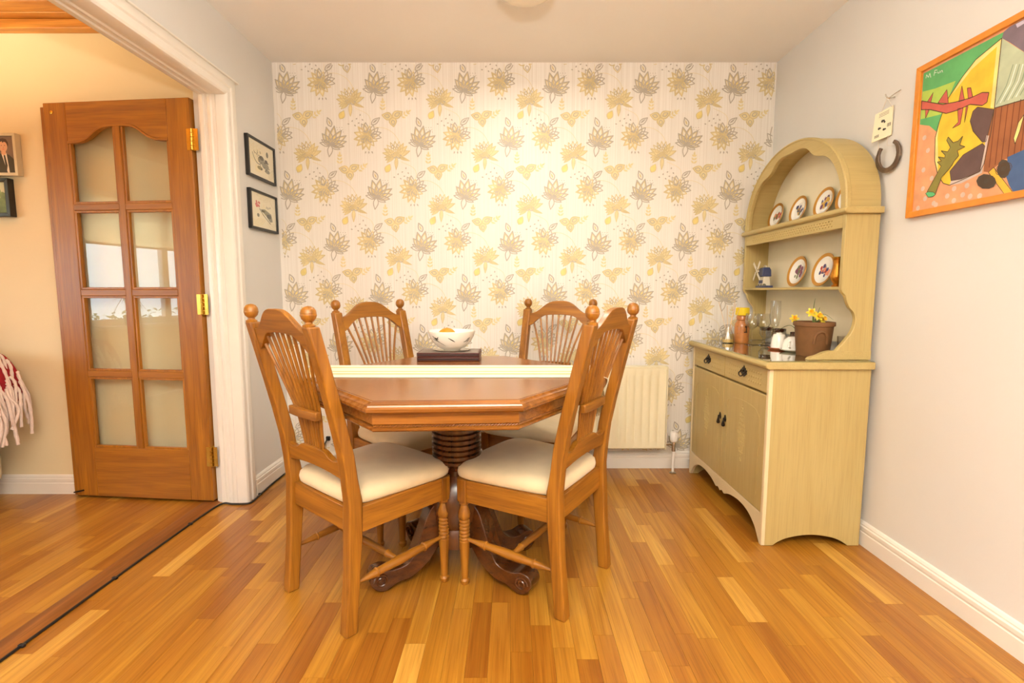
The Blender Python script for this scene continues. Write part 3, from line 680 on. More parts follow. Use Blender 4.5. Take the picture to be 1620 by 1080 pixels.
def stroke(a0, z0, a1, z1, wd):
    vs = []; n = 6
    for k in range(n+1):
        t = k/n; a = math.radians(a0+(a1-a0)*t); z = z0+(z1-z0)*t; h = wd*math.sin(PI*(0.1+0.8*t))
        for dz in (-h, h):
            zz = max(0.006, min(0.084, z+dz)); r = bowl_r(zz)+0.0006; vs.append((r*math.cos(a), r*math.sin(a), zz))
    dec.add(vs, [(2*k, 2*k+1, 2*k+3, 2*k+2) for k in range(n)])
for s in ((-92, 0.062, -74, 0.044, 0.0028), (-138, 0.07, -126, 0.048, 0.003), (-134, 0.06, -120, 0.056, 0.003), (-130, 0.064, -122, 0.04, 0.0035), (-128, 0.052, -118, 0.066, 0.0025), (-140, 0.056, -126, 0.046, 0.002), (-126, 0.05, -104, 0.024, 0.0012), (-40, 0.05, -30, 0.062, 0.003), (-48, 0.042, -34, 0.05, 0.002), (-36, 0.04, -28, 0.056, 0.003)): stroke(*s)
dec.build('bird_decoration', 'ink_black', bw)
og = thing('orange', 'ripe orange showing above the rim of the white bowl', 'fruit', (bx-0.022, by+0.006, 0.8705))
MB().ball((0, 0, 0), 0.045, 16, None, 0.97).build('peel', 'orange_peel', og); MB().lathe([(0.004, 0.0425), (0.004, 0.0443), (0, 0.045)], 8).build('stalk_scar', 'leaf_green', og)

# ------------------------------------------------------------------ dresser base
BX0, BX1, BY0, BY1, BZ = 1.06, 1.478, 2.03, 2.90, 0.79
db = thing('sideboard', 'limed ochre dresser base with two drawers above two carved doors', 'sideboard', ((BX0+BX1)/2, (BY0+BY1)/2, 0))
def dp(mb, name, mat, bev=0.0, par=None, **k): return mb.build(name, mat, par or db, bev, world=True, **k)
def side_poly():
    a = smoothcurve([(BX0+0.05, 0), (BX0+0.075, 0.018), (BX0+0.12, 0.036), ((BX0+BX1)/2, 0.048), (BX1-0.12, 0.036), (BX1-0.075, 0.018), (BX1-0.05, 0)], 5)
    return [(BX0+0.014, 0)] + a + [(BX1, 0), (BX1, BZ-0.03), (BX0+0.014, BZ-0.03)]
dp(MB().prism(side_poly(), 'y', BY0, BY0+0.018), 'side_panel', 'limed_Z', 0.002)
dp(MB().prism(side_poly(), 'y', BY1-0.018, BY1), 'side_panel', 'limed_Z', 0.002)
dp(MB().box(BX1-0.008, BX1, BY0+0.018, BY1-0.018, 0.08, BZ-0.03), 'back_panel', 'limed_Z')
dp(MB().box(BX0+0.022, BX1-0.008, BY0+0.018, BY1-0.018, 0.12, 0.135), 'floor_panel', 'limed_Y')
dp(MB().box(BX0+0.022, BX1-0.008, BY0+0.018, BY1-0.018, 0.642, 0.652), 'dust_panel', 'limed_Y')
# pale corner stiles, top rail and bracketed apron on the front
for y0 in (BY0, BY1-0.02): dp(MB().box(BX0, BX0+0.018, y0, y0+0.02, 0, BZ-0.03), 'stile', 'limed_pale', 0.003)
ym = (BY0+BY1)/2
h = smoothcurve([(BY0+0.02, 0.0), (BY0+0.035, 0.02), (BY0+0.07, 0.06), (BY0+0.13, 0.092), (BY0+0.21, 0.104), (BY0+0.29, 0.098), (BY0+0.35, 0.084), (BY0+0.385, 0.07), (BY0+0.41, 0.078), (ym, 0.066)], 4)
ap_ = h + [(2*ym-y, z) for y, z in h[-2::-1]]
dp(MB().prism(ap_ + [(BY1-0.02, 0.135), (BY0+0.02, 0.135)], 'x', BX0+0.001, BX0+0.017), 'apron', 'limed_pale', 0.002)
cap = [(BX0-0.012, 0.76), (BX0-0.022, 0.766), (BX0-0.026, 0.776), (BX0-0.022, 0.787), (BX0-0.014, BZ), (BX1+0.004, BZ), (BX1+0.004, 0.76)]
dp(MB().prism(cap, 'y', BY0-0.016, BY1+0.012), 'counter_top', 'limed_Y', 0.003)
def pull(par, y, z, x):
    pl = [(0.0, 0.030), (0.006, 0.018), (0.014, 0.02), (0.018, 0.012), (0.030, 0.010), (0.026, 0.0), (0.030, -0.006), (0.018, -0.012), (0.010, -0.018), (0.0, -0.022)]
    poly = [(y+a, z+b) for a, b in pl] + [(y-a, z+b) for a, b in pl[-2:0:-1]]
    hd = MB().prism(poly, 'x', x-0.003, x)
    hd.tube(smoothcurve([(x-0.004, y-0.020, z+0.003), (x-0.014, y-0.022, z-0.006), (x-0.017, y-0.012, z-0.016), (x-0.018, y, z-0.018), (x-0.017, y+0.012, z-0.016), (x-0.014, y+0.022, z-0.006), (x-0.004, y+0.020, z+0.003)], 3), 0.003, 6)
    for s in (-1, 1): hd.ball((x-0.005, y+s*0.020, z+0.003), 0.005, 8)
    hd.ball((x-0.004, y, z+0.006), 0.006, 8)
    dp(hd, 'handle', 'iron', 0, par, label='dark cast bail pull')
for y0, y1 in ((BY0+0.022, ym-0.001), (ym+0.001, BY1-0.022)):
    d = dp(MB().box(BX0+0.002, BX0+0.02, y0, y1, 0.655, 0.757), 'drawer', 'limed_Y', 0.003)
    cv = MB(); yc = (y0+y1)/2
    for s in (-1, 1):
        for k in range(6):
            for r in range(3):
                yy = yc + s*(0.048+k*0.021); zz = 0.706+(r-1)*0.022
                cv.add([(BX0+0.0022, yy-0.009, zz), (BX0+0.0022, yy, zz-0.0095), (BX0+0.0022, yy+0.009, zz), (BX0+0.0022, yy, zz+0.0095), (BX0-0.0006, yy, zz)], [(0, 1, 4), (1, 2, 4), (2, 3, 4), (3, 0, 4)])
    dp(cv, 'carved_band', 'limed_Y', 0, d, smooth=False)['kind'] = 'stuff'
    pull(d, yc, 0.712, BX0+0.0015)
for i, (y0, y1) in enumerate(((BY0+0.022, ym-0.001), (ym+0.001, BY1-0.022))):
    d = dp(MB().box(BX0+0.002, BX0+0.02, y0, y1, 0.138, 0.645), 'door', 'limed_Z', 0.003); yc = (y0+y1)/2
    # sunk arched field line
    fr = []
    for (a, b, w_) in ((y0+0.045, y1-0.045, 0.004),):
        top = smoothcurve([(a, 0.50), (a+0.004, 0.545), (a+0.05, 0.572), (yc, 0.58), (b-0.05, 0.572), (b-0.004, 0.545), (b, 0.50)], 4)
        out = [(a, 0.20)] + top + [(b, 0.20)]
        inn_ = [(q[0]+(w_ if q[0] < yc else -w_), q[1]-(w_ if q[1] > 0.5 else 0)) for q in out]
    dp(MB().strip(out, inn_, 'x', BX0+0.0004, BX0+0.003), 'field_bead', 'limed_Z', 0, d)
    cv = MB()
    for r in range(13):
        n = 1 + (min(r, 12-r)//2)
        for k in range(n):
            yy = yc+(k-(n-1)/2)*0.021; zz = 0.30+r*0.0205
            for an in range(0, 360, 90):
                a = math.radians(an+45); c_, s_ = math.cos(a), math.sin(a)
                cv.add([(BX0+0.0022, yy, zz), (BX0+0.0022, yy+c_*0.006-s_*0.004, zz+s_*0.006+c_*0.004), (BX0+0.0022, yy+c_*0.0125, zz+s_*0.0125), (BX0+0.0022, yy+c_*0.006+s_*0.004, zz+s_*0.006-c_*0.004), (BX0-0.0012, yy+c_*0.0065, zz+s_*0.0065)], [(0, 1, 4), (1, 2, 4), (2, 3, 4), (3, 0, 4)])
    dp(cv, 'carved_lozenge', 'limed_Y', 0, d, smooth=False)['kind'] = 'stuff'
    yh = ym + (-0.03 if i == 0 else 0.03); x = BX0+0.002; z = 0.445
    hd = MB().prism([(yh-0.012, z), (yh-0.006, z+0.016), (yh, z+0.022), (yh+0.006, z+0.016), (yh+0.012, z), (yh+0.007, z-0.012), (yh-0.007, z-0.012)], 'x', x-0.003, x)
    hd.lathe([(0.0025, 0.004), (0.0035, -0.006), (0.008, -0.022), (0.009, -0.030), (0.006, -0.036), (0.0, -0.038)], 10, (x-0.010, yh, z)); hd.ball((x-0.007, yh, z+0.002), 0.006, 8)
    dp(hd, 'handle', 'iron', 0, d, label='dark cast teardrop pull')
gs = MB().box(BX0-0.018, BX1, BY0-0.014, BY1+0.008, 0.0, 0.005)
g_ = gs.build('glass_sheet', 'sheet_glass', None, 0.0008); g_.location = (0, 0, BZ+0.0005); tag(g_, 'clear glass sheet covering the top of the dresser base', 'glass sheet')
for v_ in (): pass

# ------------------------------------------------------------------ dresser hutch
HX0, HX1, HY0, HY1, HZ = 1.345, 1.484, 2.05, 2.93, 0.7965
hu = thing('plate_rack', 'limed ochre arched plate rack standing on the dresser base', 'plate rack', ((HX0+HX1)/2, (HY0+HY1)/2, HZ))
def hp(mb, name, mat, bev=0.0, par=None, **k): return mb.build(name, mat, par or hu, bev, world=True, **k)
crv = smoothcurve([(HX0, 1.085), (1.352, 1.072), (1.364, 1.060), (1.372, 1.035), (1.384, 1.012), (1.402, 0.992), (1.411, 0.965), (1.408, 0.935), (1.396, 0.905), (1.374, 0.875), (1.352, 0.848), (1.340, 0.834)], 4)
sp = crv + [(1.335, 0.828), (HX1, 0.828), (HX1, 1.39), (HX0, 1.39)]
ft = smoothcurve([(1.225, HZ), (1.235, 0.806), (1.262, 0.814), (1.29, 0.827), (1.32, 0.833), (1.345, 0.833)], 4)
for y0 in (HY0, HY1-0.02):
    hp(MB().prism(sp, 'y', y0, y0+0.02), 'side_panel', 'limed_Z', 0.002)
    hp(MB().prism(ft + [(HX1, 0.833), (HX1, HZ)], 'y', y0-0.002, y0+0.022), 'foot', 'limed_Y', 0.002)
hp(MB().box(HX1-0.008, HX1, HY0+0.02, HY1-0.02, 0.85, 1.40), 'back_panel', 'hutch_back')
hp(MB().box(HX0+0.004, HX1-0.008, HY0+0.02, HY1-0.02, 1.085, 1.097), 'shelf', 'limed_Y', 0.002)
hp(MB().box(HX0, HX0+0.02, HY0+0.02, HY1-0.02, 1.335, 1.39), 'frieze', 'limed_Y', 0.002)
cv = MB(); n = 34
for k in range(n):
    for r in range(3):
        yy = HY0+0.09+(HY1-HY0-0.18)*(k+0.5*(r % 2))/n; zz = 1.362+(r-1)*0.011
        cv.add([(HX0+0.0003, yy-0.009, zz), (HX0+0.0003, yy, zz-0.006), (HX0+0.0003, yy+0.009, zz), (HX0+0.0003, yy, zz+0.006), (HX0-0.004, yy, zz)], [(0, 1, 4), (1, 2, 4), (2, 3, 4), (3, 0, 4)])
hp(cv, 'carved_band', 'limed_Y', smooth=False)['kind'] = 'stuff'
hp(MB().prism([(HX0-0.008, 1.39), (HX0-0.016, 1.396), (HX0-0.018, 1.404), (HX0-0.014, 1.412), (HX0-0.006, 1.416), (HX1+0.002, 1.416), (HX1+0.002, 1.39)], 'y', HY0-0.018, HY1+0.012), 'cornice_shelf', 'limed_Y', 0.003)
yc, aw, ah, az = (HY0+HY1)/2, 0.44, 0.375, 1.416
N_ = 48
def arc(w_, h_, x0=0): return [(yc-w_*math.cos(PI*k/N_), az+h_*math.sin(PI*k/N_)**0.92) for k in range(N_+1)]
outer = arc(aw, ah)
inner = []
for k in range(N_+1):
    t = PI*k/N_; e = abs(math.cos(t)); ww = 0.040 + 0.030*math.exp(-((e-0.52)/0.16)**2) + 0.012*math.exp(-(e/0.2)**2)
    inner.append((yc-(aw-ww)*math.cos(t), az+max(0, (ah-ww))*math.sin(t)**0.92))
hp(MB().strip(outer, inner, 'x', HX0, HX0+0.018), 'arch_front', 'limed_Y', 0.002)
hp(MB().strip(arc(aw-0.004, ah-0.004), arc(aw-0.018, ah-0.018), 'x', HX0+0.018, HX1), 'arch_hood', 'limed_X', ang=50)
ib = arc(aw-0.018, ah-0.018)
hp(MB().prism(ib, 'x', HX1-0.006, HX1), 'arch_back', 'hutch_back', smooth=False)
hp(MB().tube([(HX0+0.001, y, z) for y, z in arc(aw-0.006, ah-0.006)], 0.005, 8), 'arch_bead', 'limed_Y')

# ------------------------------------------------------------------ plates on the hutch shelves
FRUIT = {'red': (176, 60, 60), 'blue': (70, 72, 120), 'gold': (214, 170, 70), 'plum': (120, 60, 92), 'peach': (220, 140, 100), 'leaf': (110, 120, 80)}
for k, c_ in FRUIT.items(): plain('fruit_'+k, c_, 0.3, var=0.1, scale=60)
def plate(y, zshelf, dia, cols, lab, x_back, grp):
    R = dia/2; tilt = math.radians(14)
    p = thing('plate', lab, 'plate', (x_back-R*2*math.sin(tilt)-0.004, y, zshelf), 0, grp)
    # plate axis leans back: local z of the lathe -> facing -x and up
    M = Matrix.Rotation(-PI/2+tilt, 3, 'Y'); c = (R*math.sin(tilt)+0.008, 0, R*math.cos(tilt)+0.0015)
    body = MB().lathe([(0.0, 0.0), (R*0.55, 0.0), (R*0.6, 0.004), (R*0.97, 0.011), (R, 0.0125), (R*0.98, 0.0142), (R*0.62, 0.0075), (R*0.56, 0.004), (0, 0.0035)], 40, c, M)
    b_ = body.build('dish', 'china', p)
    MB().lathe([(R*0.80, 0.0108), (R*0.985, 0.0146), (R*0.998, 0.0130), (R*1.001, 0.0128), (R*1.002, 0.0136), (R*0.987, 0.0152), (R*0.80, 0.0114), (R*0.80, 0.0108)], 40, c, M).build('gold_rim', 'china_gold', p)
    q = MB(); rr = random.Random(int(y*1000))
    for i in range(22):
        a = rr.uniform(0, 2*PI); d = rr.uniform(0, 0.46)*R; u, v = d*math.cos(a)*0.8, d*math.sin(a)*1.1; s_ = rr.uniform(0.09, 0.18)*R
        col = cols[i % len(cols)] if v > -0.3*R else cols[0]
        q.add([tuple(Vector(c)+M @ Vector((u+s_*math.cos(t*PI/4), v+s_*0.8*math.sin(t*PI/4), 0.0040+0.00012*i))) for t in range(8)], [tuple(range(8))], 'fruit_'+col)
    q.build('fruit_print', None, b_, smooth=False)
    return p
for y, cols, lab in ((2.80, ('red', 'leaf', 'peach'), 'white gold-rimmed plate with red fruit, far left on the arch shelf'), (2.585, ('blue', 'gold', 'leaf'), 'white gold-rimmed plate with blue grapes and yellow fruit, second on the arch shelf'),
                     (2.375, ('gold', 'plum', 'blue'), 'white gold-rimmed plate with yellow pear and grapes, third on the arch shelf'), (2.212, ('red', 'peach', 'leaf'), 'white gold-rimmed plate half hidden at the right end of the arch shelf')):
    plate(y, 1.4162, 0.142, cols, lab, 1.474, 'plates on the arch shelf')
for y, cols, lab in ((2.56, ('plum', 'red', 'leaf'), 'white gold-rimmed plate with plums on the middle shelf beside the windmill'), (2.345, ('peach', 'red', 'blue'), 'white gold-rimmed plate with peaches on the middle shelf beside the brass vase')):
    plate(y, 1.0972, 0.158, cols, lab, 1.474, 'plates on the middle shelf')
v = thing('brass_vase', 'small hammered brass vase at the right end of the middle shelf', 'vase', (1.398, 2.165, 1.0972))
vb = MB().lathe([(0.0, 0.0), (0.02, 0.0), (0.021, 0.004), (0.014, 0.012), (0.016, 0.018), (0.025, 0.032), (0.027, 0.045), (0.022, 0.066), (0.017, 0.085), (0.0165, 0.105), (0.021, 0.122), (0.0225, 0.126), (0.019, 0.124), (0.0145, 0.106), (0.014, 0.085), (0.0, 0.07)], 28).build('body', 'hammered_brass', v)
MB().lathe([(0.0205, 0.121), (0.0235, 0.126), (0.0225, 0.128), (0.0195, 0.126), (0.0205, 0.121)], 28).build('rim', 'brass', v)
# windmill ornament
wm = thing('windmill_ornament', 'blue and white windmill house ornament on the middle shelf', 'ornament', (1.405, 2.80, 1.0972), math.radians(-6))
MB().box(-0.028, 0.028, -0.05, 0.05, 0, 0.012).build('plinth', 'delft_blue', wm, 0.002)
g = MB()
for k in range(9):
    g.ball((-0.016+0.004*(k % 3), -0.042+k*0.0105, 0.014), 0.009, 8)
g.build('bushes', 'delft_green', wm)
hs = MB().loft([[(-0.02, -0.035, 0.012), (0.02, -0.035, 0.012), (0.02, 0.04, 0.012), (-0.02, 0.04, 0.012)], [(-0.016, -0.028, 0.062), (0.016, -0.028, 0.062), (0.016, 0.03, 0.062), (-0.016, 0.03, 0.062)]]).build('house', 'delft_white', wm, 0.002)
for yy in (-0.018, 0.0, 0.018): MB().box(-0.0215, -0.018, yy-0.006, yy+0.006, 0.024, 0.042).build('window', 'delft_blue', hs)
MB().loft([[(-0.024, -0.034, 0.062), (0.024, -0.034, 0.062), (0.024, 0.034, 0.062), (-0.024, 0.034, 0.062)], [(-0.022, -0.032, 0.098), (0.022, -0.032, 0.098), (0.022, 0.032, 0.098), (-0.022, 0.032, 0.098)], [(-0.016, -0.026, 0.112), (0.016, -0.026, 0.112), (0.016, 0.026, 0.112), (-0.016, 0.026, 0.112)]]).build('cap', 'delft_blue', wm, 0.003)
MB().tube([(-0.004, -0.028, 0.116), (0.0, 0.0, 0.121), (0.004, 0.028, 0.116)], 0.005, 8).build('ridge', 'delft_white', wm)
hub = Vector((-0.034, 0.028, 0.094)); q = MB().spindle((-0.02, 0.024, 0.092), tuple(hub+Vector((-0.004, 0.001, 0))), [(0, 0.004), (1, 0.004)], 8)
q.build('axle', 'delft_white', wm)
for an in (38, 128, 218, 308):
    a = math.radians(an); d = Vector((0, math.cos(a), math.sin(a))); pz = Vector((0, -d.z, d.y)); ln = 0.068
    q = MB().tube([hub, hub+d*ln], 0.0022, 6)
    A = [hub+d*0.016+pz*0.001, hub+d*ln+pz*0.001, hub+d*ln+pz*0.013, hub+d*0.016+pz*0.013]; B = [p_+Vector((0.0016, 0, 0)) for p_ in A]
    q.loft([[tuple(p_) for p_ in A], [tuple(p_) for p_ in B]]); q.build('sail', 'delft_white', wm)

# ------------------------------------------------------------------ things on the glass-topped counter
CZ = BZ+0.006
def on(name, lab, cat, x, y, grp=None): return thing(name, lab, cat, (x, y, CZ), 0, grp)
t = on('reed_diffuser', 'clear reed diffuser bottle with pale sticks and white cone', 'diffuser', 1.187, 2.735)
MB().lathe([(0, 0), (0.031, 0), (0.032, 0.004), (0.030, 0.03), (0.019, 0.07), (0.012, 0.088), (0.012, 0.102), (0.010, 0.102), (0.010, 0.088), (0.017, 0.07), (0.028, 0.03), (0.029, 0.004), (0, 0.003)], 24).build('bottle', 'wine_glass', t)
MB().lathe([(0, 0.004), (0.0285, 0.004), (0.0283, 0.022), (0, 0.022)], 24).build('oil', 'oil', t)
MB().lathe([(0.014, 0.022), (0.004, 0.075), (0.0, 0.078)], 16).build('cone', 'china', t)
for k, (dx, dy) in enumerate(((0.02, 0.012), (-0.018, 0.02), (0.006, -0.024), (-0.01, -0.012), (0.018, -0.02))):
    MB().tube([(0.0, 0.0, 0.03), (dx*2.2, dy*2.2, 0.235-0.01*k)], 0.0016, 5).build('reed', 'reed', t)
t = on('honey_jar', 'amber glazed honey jar with bright yellow lid', 'jar', 1.262, 2.735)
MB().lathe([(0, 0), (0.034, 0), (0.037, 0.005), (0.0385, 0.05), (0.0385, 0.085), (0.036, 0.105), (0.028, 0.118), (0.026, 0.123), (0.030, 0.128), (0.030, 0.146), (0.026, 0.152), (0, 0.152)], 28).build('body', 'honey', t)
MB().lathe([(0, 0.152), (0.028, 0.152), (0.0355, 0.153), (0.036, 0.158), (0.0355, 0.190), (0.033, 0.193), (0, 0.193)], 28).build('lid', 'lid_yellow', t)
q = MB()
for (a0, a1, z0, z1) in ((-92, -72, 0.085, 0.096), (-84, -74, 0.062, 0.086), (-98, -70, 0.058, 0.064), (-150, -146, 0.09, 0.094), (-150, -146, 0.05, 0.054)):
    vs = [(0.0389*math.cos(math.radians(a)), 0.0389*math.sin(math.radians(a)), z) for z in (z0, z1) for a in (a0, (a0+a1)/2, a1)]
    q.add(vs, [(0, 1, 4, 3), (1, 2, 5, 4)])
q.build('printed_mark', 'jar_dark', t)
def goblet(x, y, lab, h, bowl_r_, bowl_h, grp, foot=0.034):
    t = on('wine_glass', lab, 'glass', x, y, grp); zb = h-bowl_h
    P = [(0.0, 0.0), (foot, 0.0), (foot, 0.002), (0.012, 0.006), (0.0035, 0.014), (0.003, zb*0.9), (0.006, zb), (bowl_r_*0.7, zb+bowl_h*0.18), (bowl_r_, zb+bowl_h*0.45), (bowl_r_*0.9, h), (bowl_r_*0.87, h), (bowl_r_*0.965, zb+bowl_h*0.45), (bowl_r_*0.66, zb+bowl_h*0.2), (0.0, zb+bowl_h*0.06)]
    MB().lathe(P[:7]+[(0.0, zb+0.001)], 24).build('stem_and_foot', 'wine_glass', t); MB().lathe(P[6:], 28).build('bowl', 'wine_glass', t); return t
goblet(1.272, 2.64, 'clear stemmed wine glass next to the honey jar', 0.165, 0.036, 0.085, 'stemware on the dresser')
goblet(1.325, 2.625, 'clear stemmed wine glass in the middle of the stemware', 0.165, 0.036, 0.085, 'stemware on the dresser')
goblet(1.318, 2.50, 'tall clear champagne flute on the dresser', 0.235, 0.026, 0.15, 'stemware on the dresser', 0.030)
def tumbler(x, y, lab, mat, h=0.085, r=0.036):
    t = on('small_goblet', lab, 'glass', x, y, 'small goblets at the back of the dresser')
    MB().lathe([(0, 0), (0.024, 0), (0.025, 0.003), (0.006, 0.010), (0.006, 0.02), (0.022, 0.028), (r, 0.05), (r*0.93, h), (r*0.88, h), (r*0.95, 0.05), (0.02, 0.031), (0, 0.028)], 24).build('bowl', 'wine_glass', t)
    MB().lathe([(r*0.945, h-0.016), (r*0.95, h-0.012), (r*0.94, h+0.001), (r*0.87, h+0.001), (r*0.90, h-0.016), (r*0.945, h-0.016)], 24).build('amber_rim', mat, t)
tumbler(1.40, 2.74, 'small goblet with dark amber rim behind the left wine glass', 'amber'); tumbler(1.405, 2.62, 'small goblet with dark amber rim behind the flute', 'amber')
tumbler(1.44, 2.52, 'small goblet with dark amber rim next to the yellow box', 'amber', 0.075, 0.03)
t = on('saucer', 'flat terracotta saucer under the white cup', 'saucer', 1.305, 2.43)
MB().lathe([(0, 0), (0.04, 0), (0.047, 0.006), (0.048, 0.008), (0.044, 0.008), (0.038, 0.004), (0, 0.004)], 28).build('dish', 'terracotta_red', t)
MB().lathe([(0.0445, 0.0075), (0.0485, 0.0075), (0.0485, 0.0095), (0.0445, 0.0095), (0.0445, 0.0075)], 28).build('rim', 'terracotta_red', t)
def cup(lab, x, y, z, r0, r1, h):
    t = thing('white_cup', lab, 'cup', (x, y, z), 0, 'upturned white cups')
    MB().lathe([(r0, 0.0), (r0, 0.002), (r0*0.96, h*0.45), (r1*1.02, h*0.9), (r1*0.9, h*0.97), (r1*0.6, h), (0, h), (0, h-0.004), (r1*0.6, h-0.004), (r1*0.9, h*0.86), (r0*0.92, h*0.4), (r0*0.94, 0.0), (r0, 0.0)], 28).build('body', 'china', t)
    MB().lathe([(r1*0.5, h), (r1*0.52, h+0.004), (r1*0.44, h+0.004), (r1*0.42, h), (r1*0.5, h)], 24).build('foot_ring', 'china', t)
cup('white china cup turned upside down on the terracotta saucer', 1.305, 2.43, CZ+0.0045, 0.036, 0.026, 0.072)
t = on('white_cup', 'white china tea cup on a saucer touching the brown pot', 'cup', 1.318, 2.333); 
MB().lathe([(0, 0), (0.028, 0), (0.05, 0.008), (0.054, 0.011), (0.05, 0.0115), (0.03, 0.005), (0, 0.004)], 32).build('saucer', 'china', t)
MB().lathe([(0.043, 0.0105), (0.0435, 0.014), (0.042, 0.035), (0.035, 0.055), (0.022, 0.068), (0.012, 0.071), (0.0, 0.071)], 28).build('bowl', 'china', t)
MB().tube([(-0.03, -0.035, 0.02), (-0.045, -0.05, 0.028), (-0.045, -0.052, 0.045), (-0.03, -0.034, 0.05)], 0.004, 8).build('handle', 'china', t)
t = on('brown_pot', 'brown terracotta pot with arched side recess at the right end of the dresser', 'pot', 1.333, 2.20)
MB().lathe([(0, 0), (0.062, 0), (0.064, 0.003), (0.075, 0.126), (0.076, 0.130), (0.081, 0.132), (0.082, 0.142), (0.081, 0.149), (0.074, 0.150), (0.070, 0.13), (0.058, 0.012), (0, 0.01)], 40).build('body', 'terracotta', t)
q = MB(); a0 = -97
pts = []
for k in range(13):
    u = -1+2*k/12; an = math.radians(a0+u*22); z = 0.065+0.045*math.sqrt(max(0, 1-u*u))
    if k in (0, 12): z = 0.055
    r = 0.064+(0.075-0.064)*(z/0.126)+0.001; pts.append((r*math.cos(an), r*math.sin(an), z))
q.tube(pts, 0.006, 8); q.build('arched_handle', 'terracotta', t)
MB().lathe([(0, 0.02), (0.05, 0.02), (0.068, 0.135), (0, 0.137)], 30).build('soil', 'screed', t)
def daffodil(x, y, z0, h, lab, flowers, blades, pot=False):
    t = thing('daffodil', lab, 'flower', (x, y, z0), 0, 'daffodils on the dresser')
    for (dx, dy, fz, yaw) in flowers:
        MB().tube(smoothcurve([(0, 0, 0), (dx*0.3, dy*0.3, fz*0.6), (dx, dy, fz)], 5), 0.0022, 6).build('stem', 'leaf_green', t)
        a = math.radians(yaw); d = Vector((math.cos(a)*0.9, math.sin(a)*0.9, 0.35)).normalized(); M = d.to_track_quat('Z', 'Y').to_matrix(); c = (dx, dy, fz)
        q = MB()
        for k in range(6):
            b_ = 2*PI*k/6; e = Vector((math.cos(b_), math.sin(b_), 0)); f = Vector((-e.y, e.x, 0))
            P = [e*0.002, e*0.009-f*0.006, e*0.017-f*0.005+Vector((0, 0, 0.003)), e*0.023+Vector((0, 0, 0.004)), e*0.017+f*0.005+Vector((0, 0, 0.003)), e*0.009+f*0.006]
            A = [tuple(M @ p_+Vector(c)) for p_ in P]; B = [tuple(M @ (p_-Vector((0, 0, 0.001)))+Vector(c)) for p_ in P]; q.loft([A, B])
        fl_ = q.build('petals', 'petal_yellow', t)
        MB().lathe([(0.004, 0.0), (0.006, 0.006), (0.0075, 0.014), (0.010, 0.018), (0.0085, 0.018), (0.006, 0.012), (0.0, 0.004)], 14, c, M).build('trumpet', 'petal_orange', fl_)
    for b_ in blades:
        P = smoothcurve(b_, 5); q = MB(); n = len(P); 
        q.tube(P, [0.0045*(1-0.85*(k/(n-1))**2) for k in range(n)], 6, None, 0.3); q.build('leaf', 'leaf_green', t)
    return t
daffodil(1.333, 2.20, CZ+0.137, 0.1, 'yellow daffodil with green leaves growing in the brown pot', [(-0.02, -0.01, 0.052, -120), (-0.002, -0.03, 0.038, -95), (0.022, -0.018, 0.022, -70)], [[(0.0, 0.01, 0), (0.0, 0.012, 0.06), (0.004, 0.01, 0.115)], [(0.01, 0, 0), (0.035, -0.005, 0.045), (0.075, -0.015, 0.02)], [(0.0, 0, 0), (0.02, 0.01, 0.05), (0.03, 0.015, 0.075)]])
t = on('small_flower_pot', 'small terracotta pot neck standing inside the brown pot', 'pot', 1.0, 1.0) if False else None
sv = on('bud_vase', 'small dark glazed bud vase behind the white cups', 'vase', 1.395, 2.40)
MB().lathe([(0, 0), (0.022, 0), (0.027, 0.02), (0.026, 0.05), (0.014, 0.072), (0.013, 0.082), (0.015, 0.085), (0.011, 0.085), (0.010, 0.07), (0, 0.06)], 24).build('body', 'terracotta', sv)
MB().lathe([(0.0132, 0.082), (0.0162, 0.0845), (0.0152, 0.087), (0.0112, 0.087), (0.0112, 0.0825), (0.0132, 0.082)], 20).build('lip', 'amber', sv)
daffodil(1.395, 2.40, CZ+0.066, 0.1, 'yellow daffodil standing in the bud vase behind the white cups', [(-0.035, 0.004, 0.085, -110)], [[(0.0, 0.0, 0), (-0.03, 0.04, 0.05), (-0.05, 0.115, 0.022)], [(0, 0, 0), (0.006, -0.01, 0.05), (0.01, -0.02, 0.07)], [(0, 0, 0), (-0.012, -0.01, 0.04), (-0.03, -0.035, 0.062)]])
bx_ = on('small_box', 'little yellow and dark printed carton behind the white cups', 'box', 1.445, 2.435)
MB().box(-0.016, 0.016, -0.034, 0.034, 0, 0.098).build('carton', 'card_yellow', bx_, 0.001)
for z0, z1, mt in ((0.078, 0.086, 'card_dark'), (0.026, 0.034, 'card_dark'), (0.004, 0.024, 'card_blue')): MB().box(-0.0166, 0.0166, -0.0346, 0.0346, z0, z1).build('printed_stripe', mt, bx_)
t = on('glass_tumbler', 'pale clear glass tumbler behind the brown pot', 'glass', 1.43, 2.13)
MB().lathe([(0, 0), (0.026, 0), (0.032, 0.09), (0.030, 0.09), (0.025, 0.008), (0, 0.006)], 26).build('wall', 'wine_glass', t)
MB().lathe([(0, 0.0005), (0.0245, 0.0005), (0.0248, 0.0058), (0, 0.0058)], 24).build('thick_base', 'sheet_glass', t)

# ------------------------------------------------------------------ radiator
rd = thing('radiator', 'cream ribbed panel radiator under the floral wallpaper', 'radiator', (0.40, 2.926, 0.148))
RX0, RX1 = -0.105-0.40, 0.905-0.40; RH = 0.494
q = MB(); prof4 = []
x = RX0+0.035; pts = [(RX0, 0.0)]
secs_bot = []
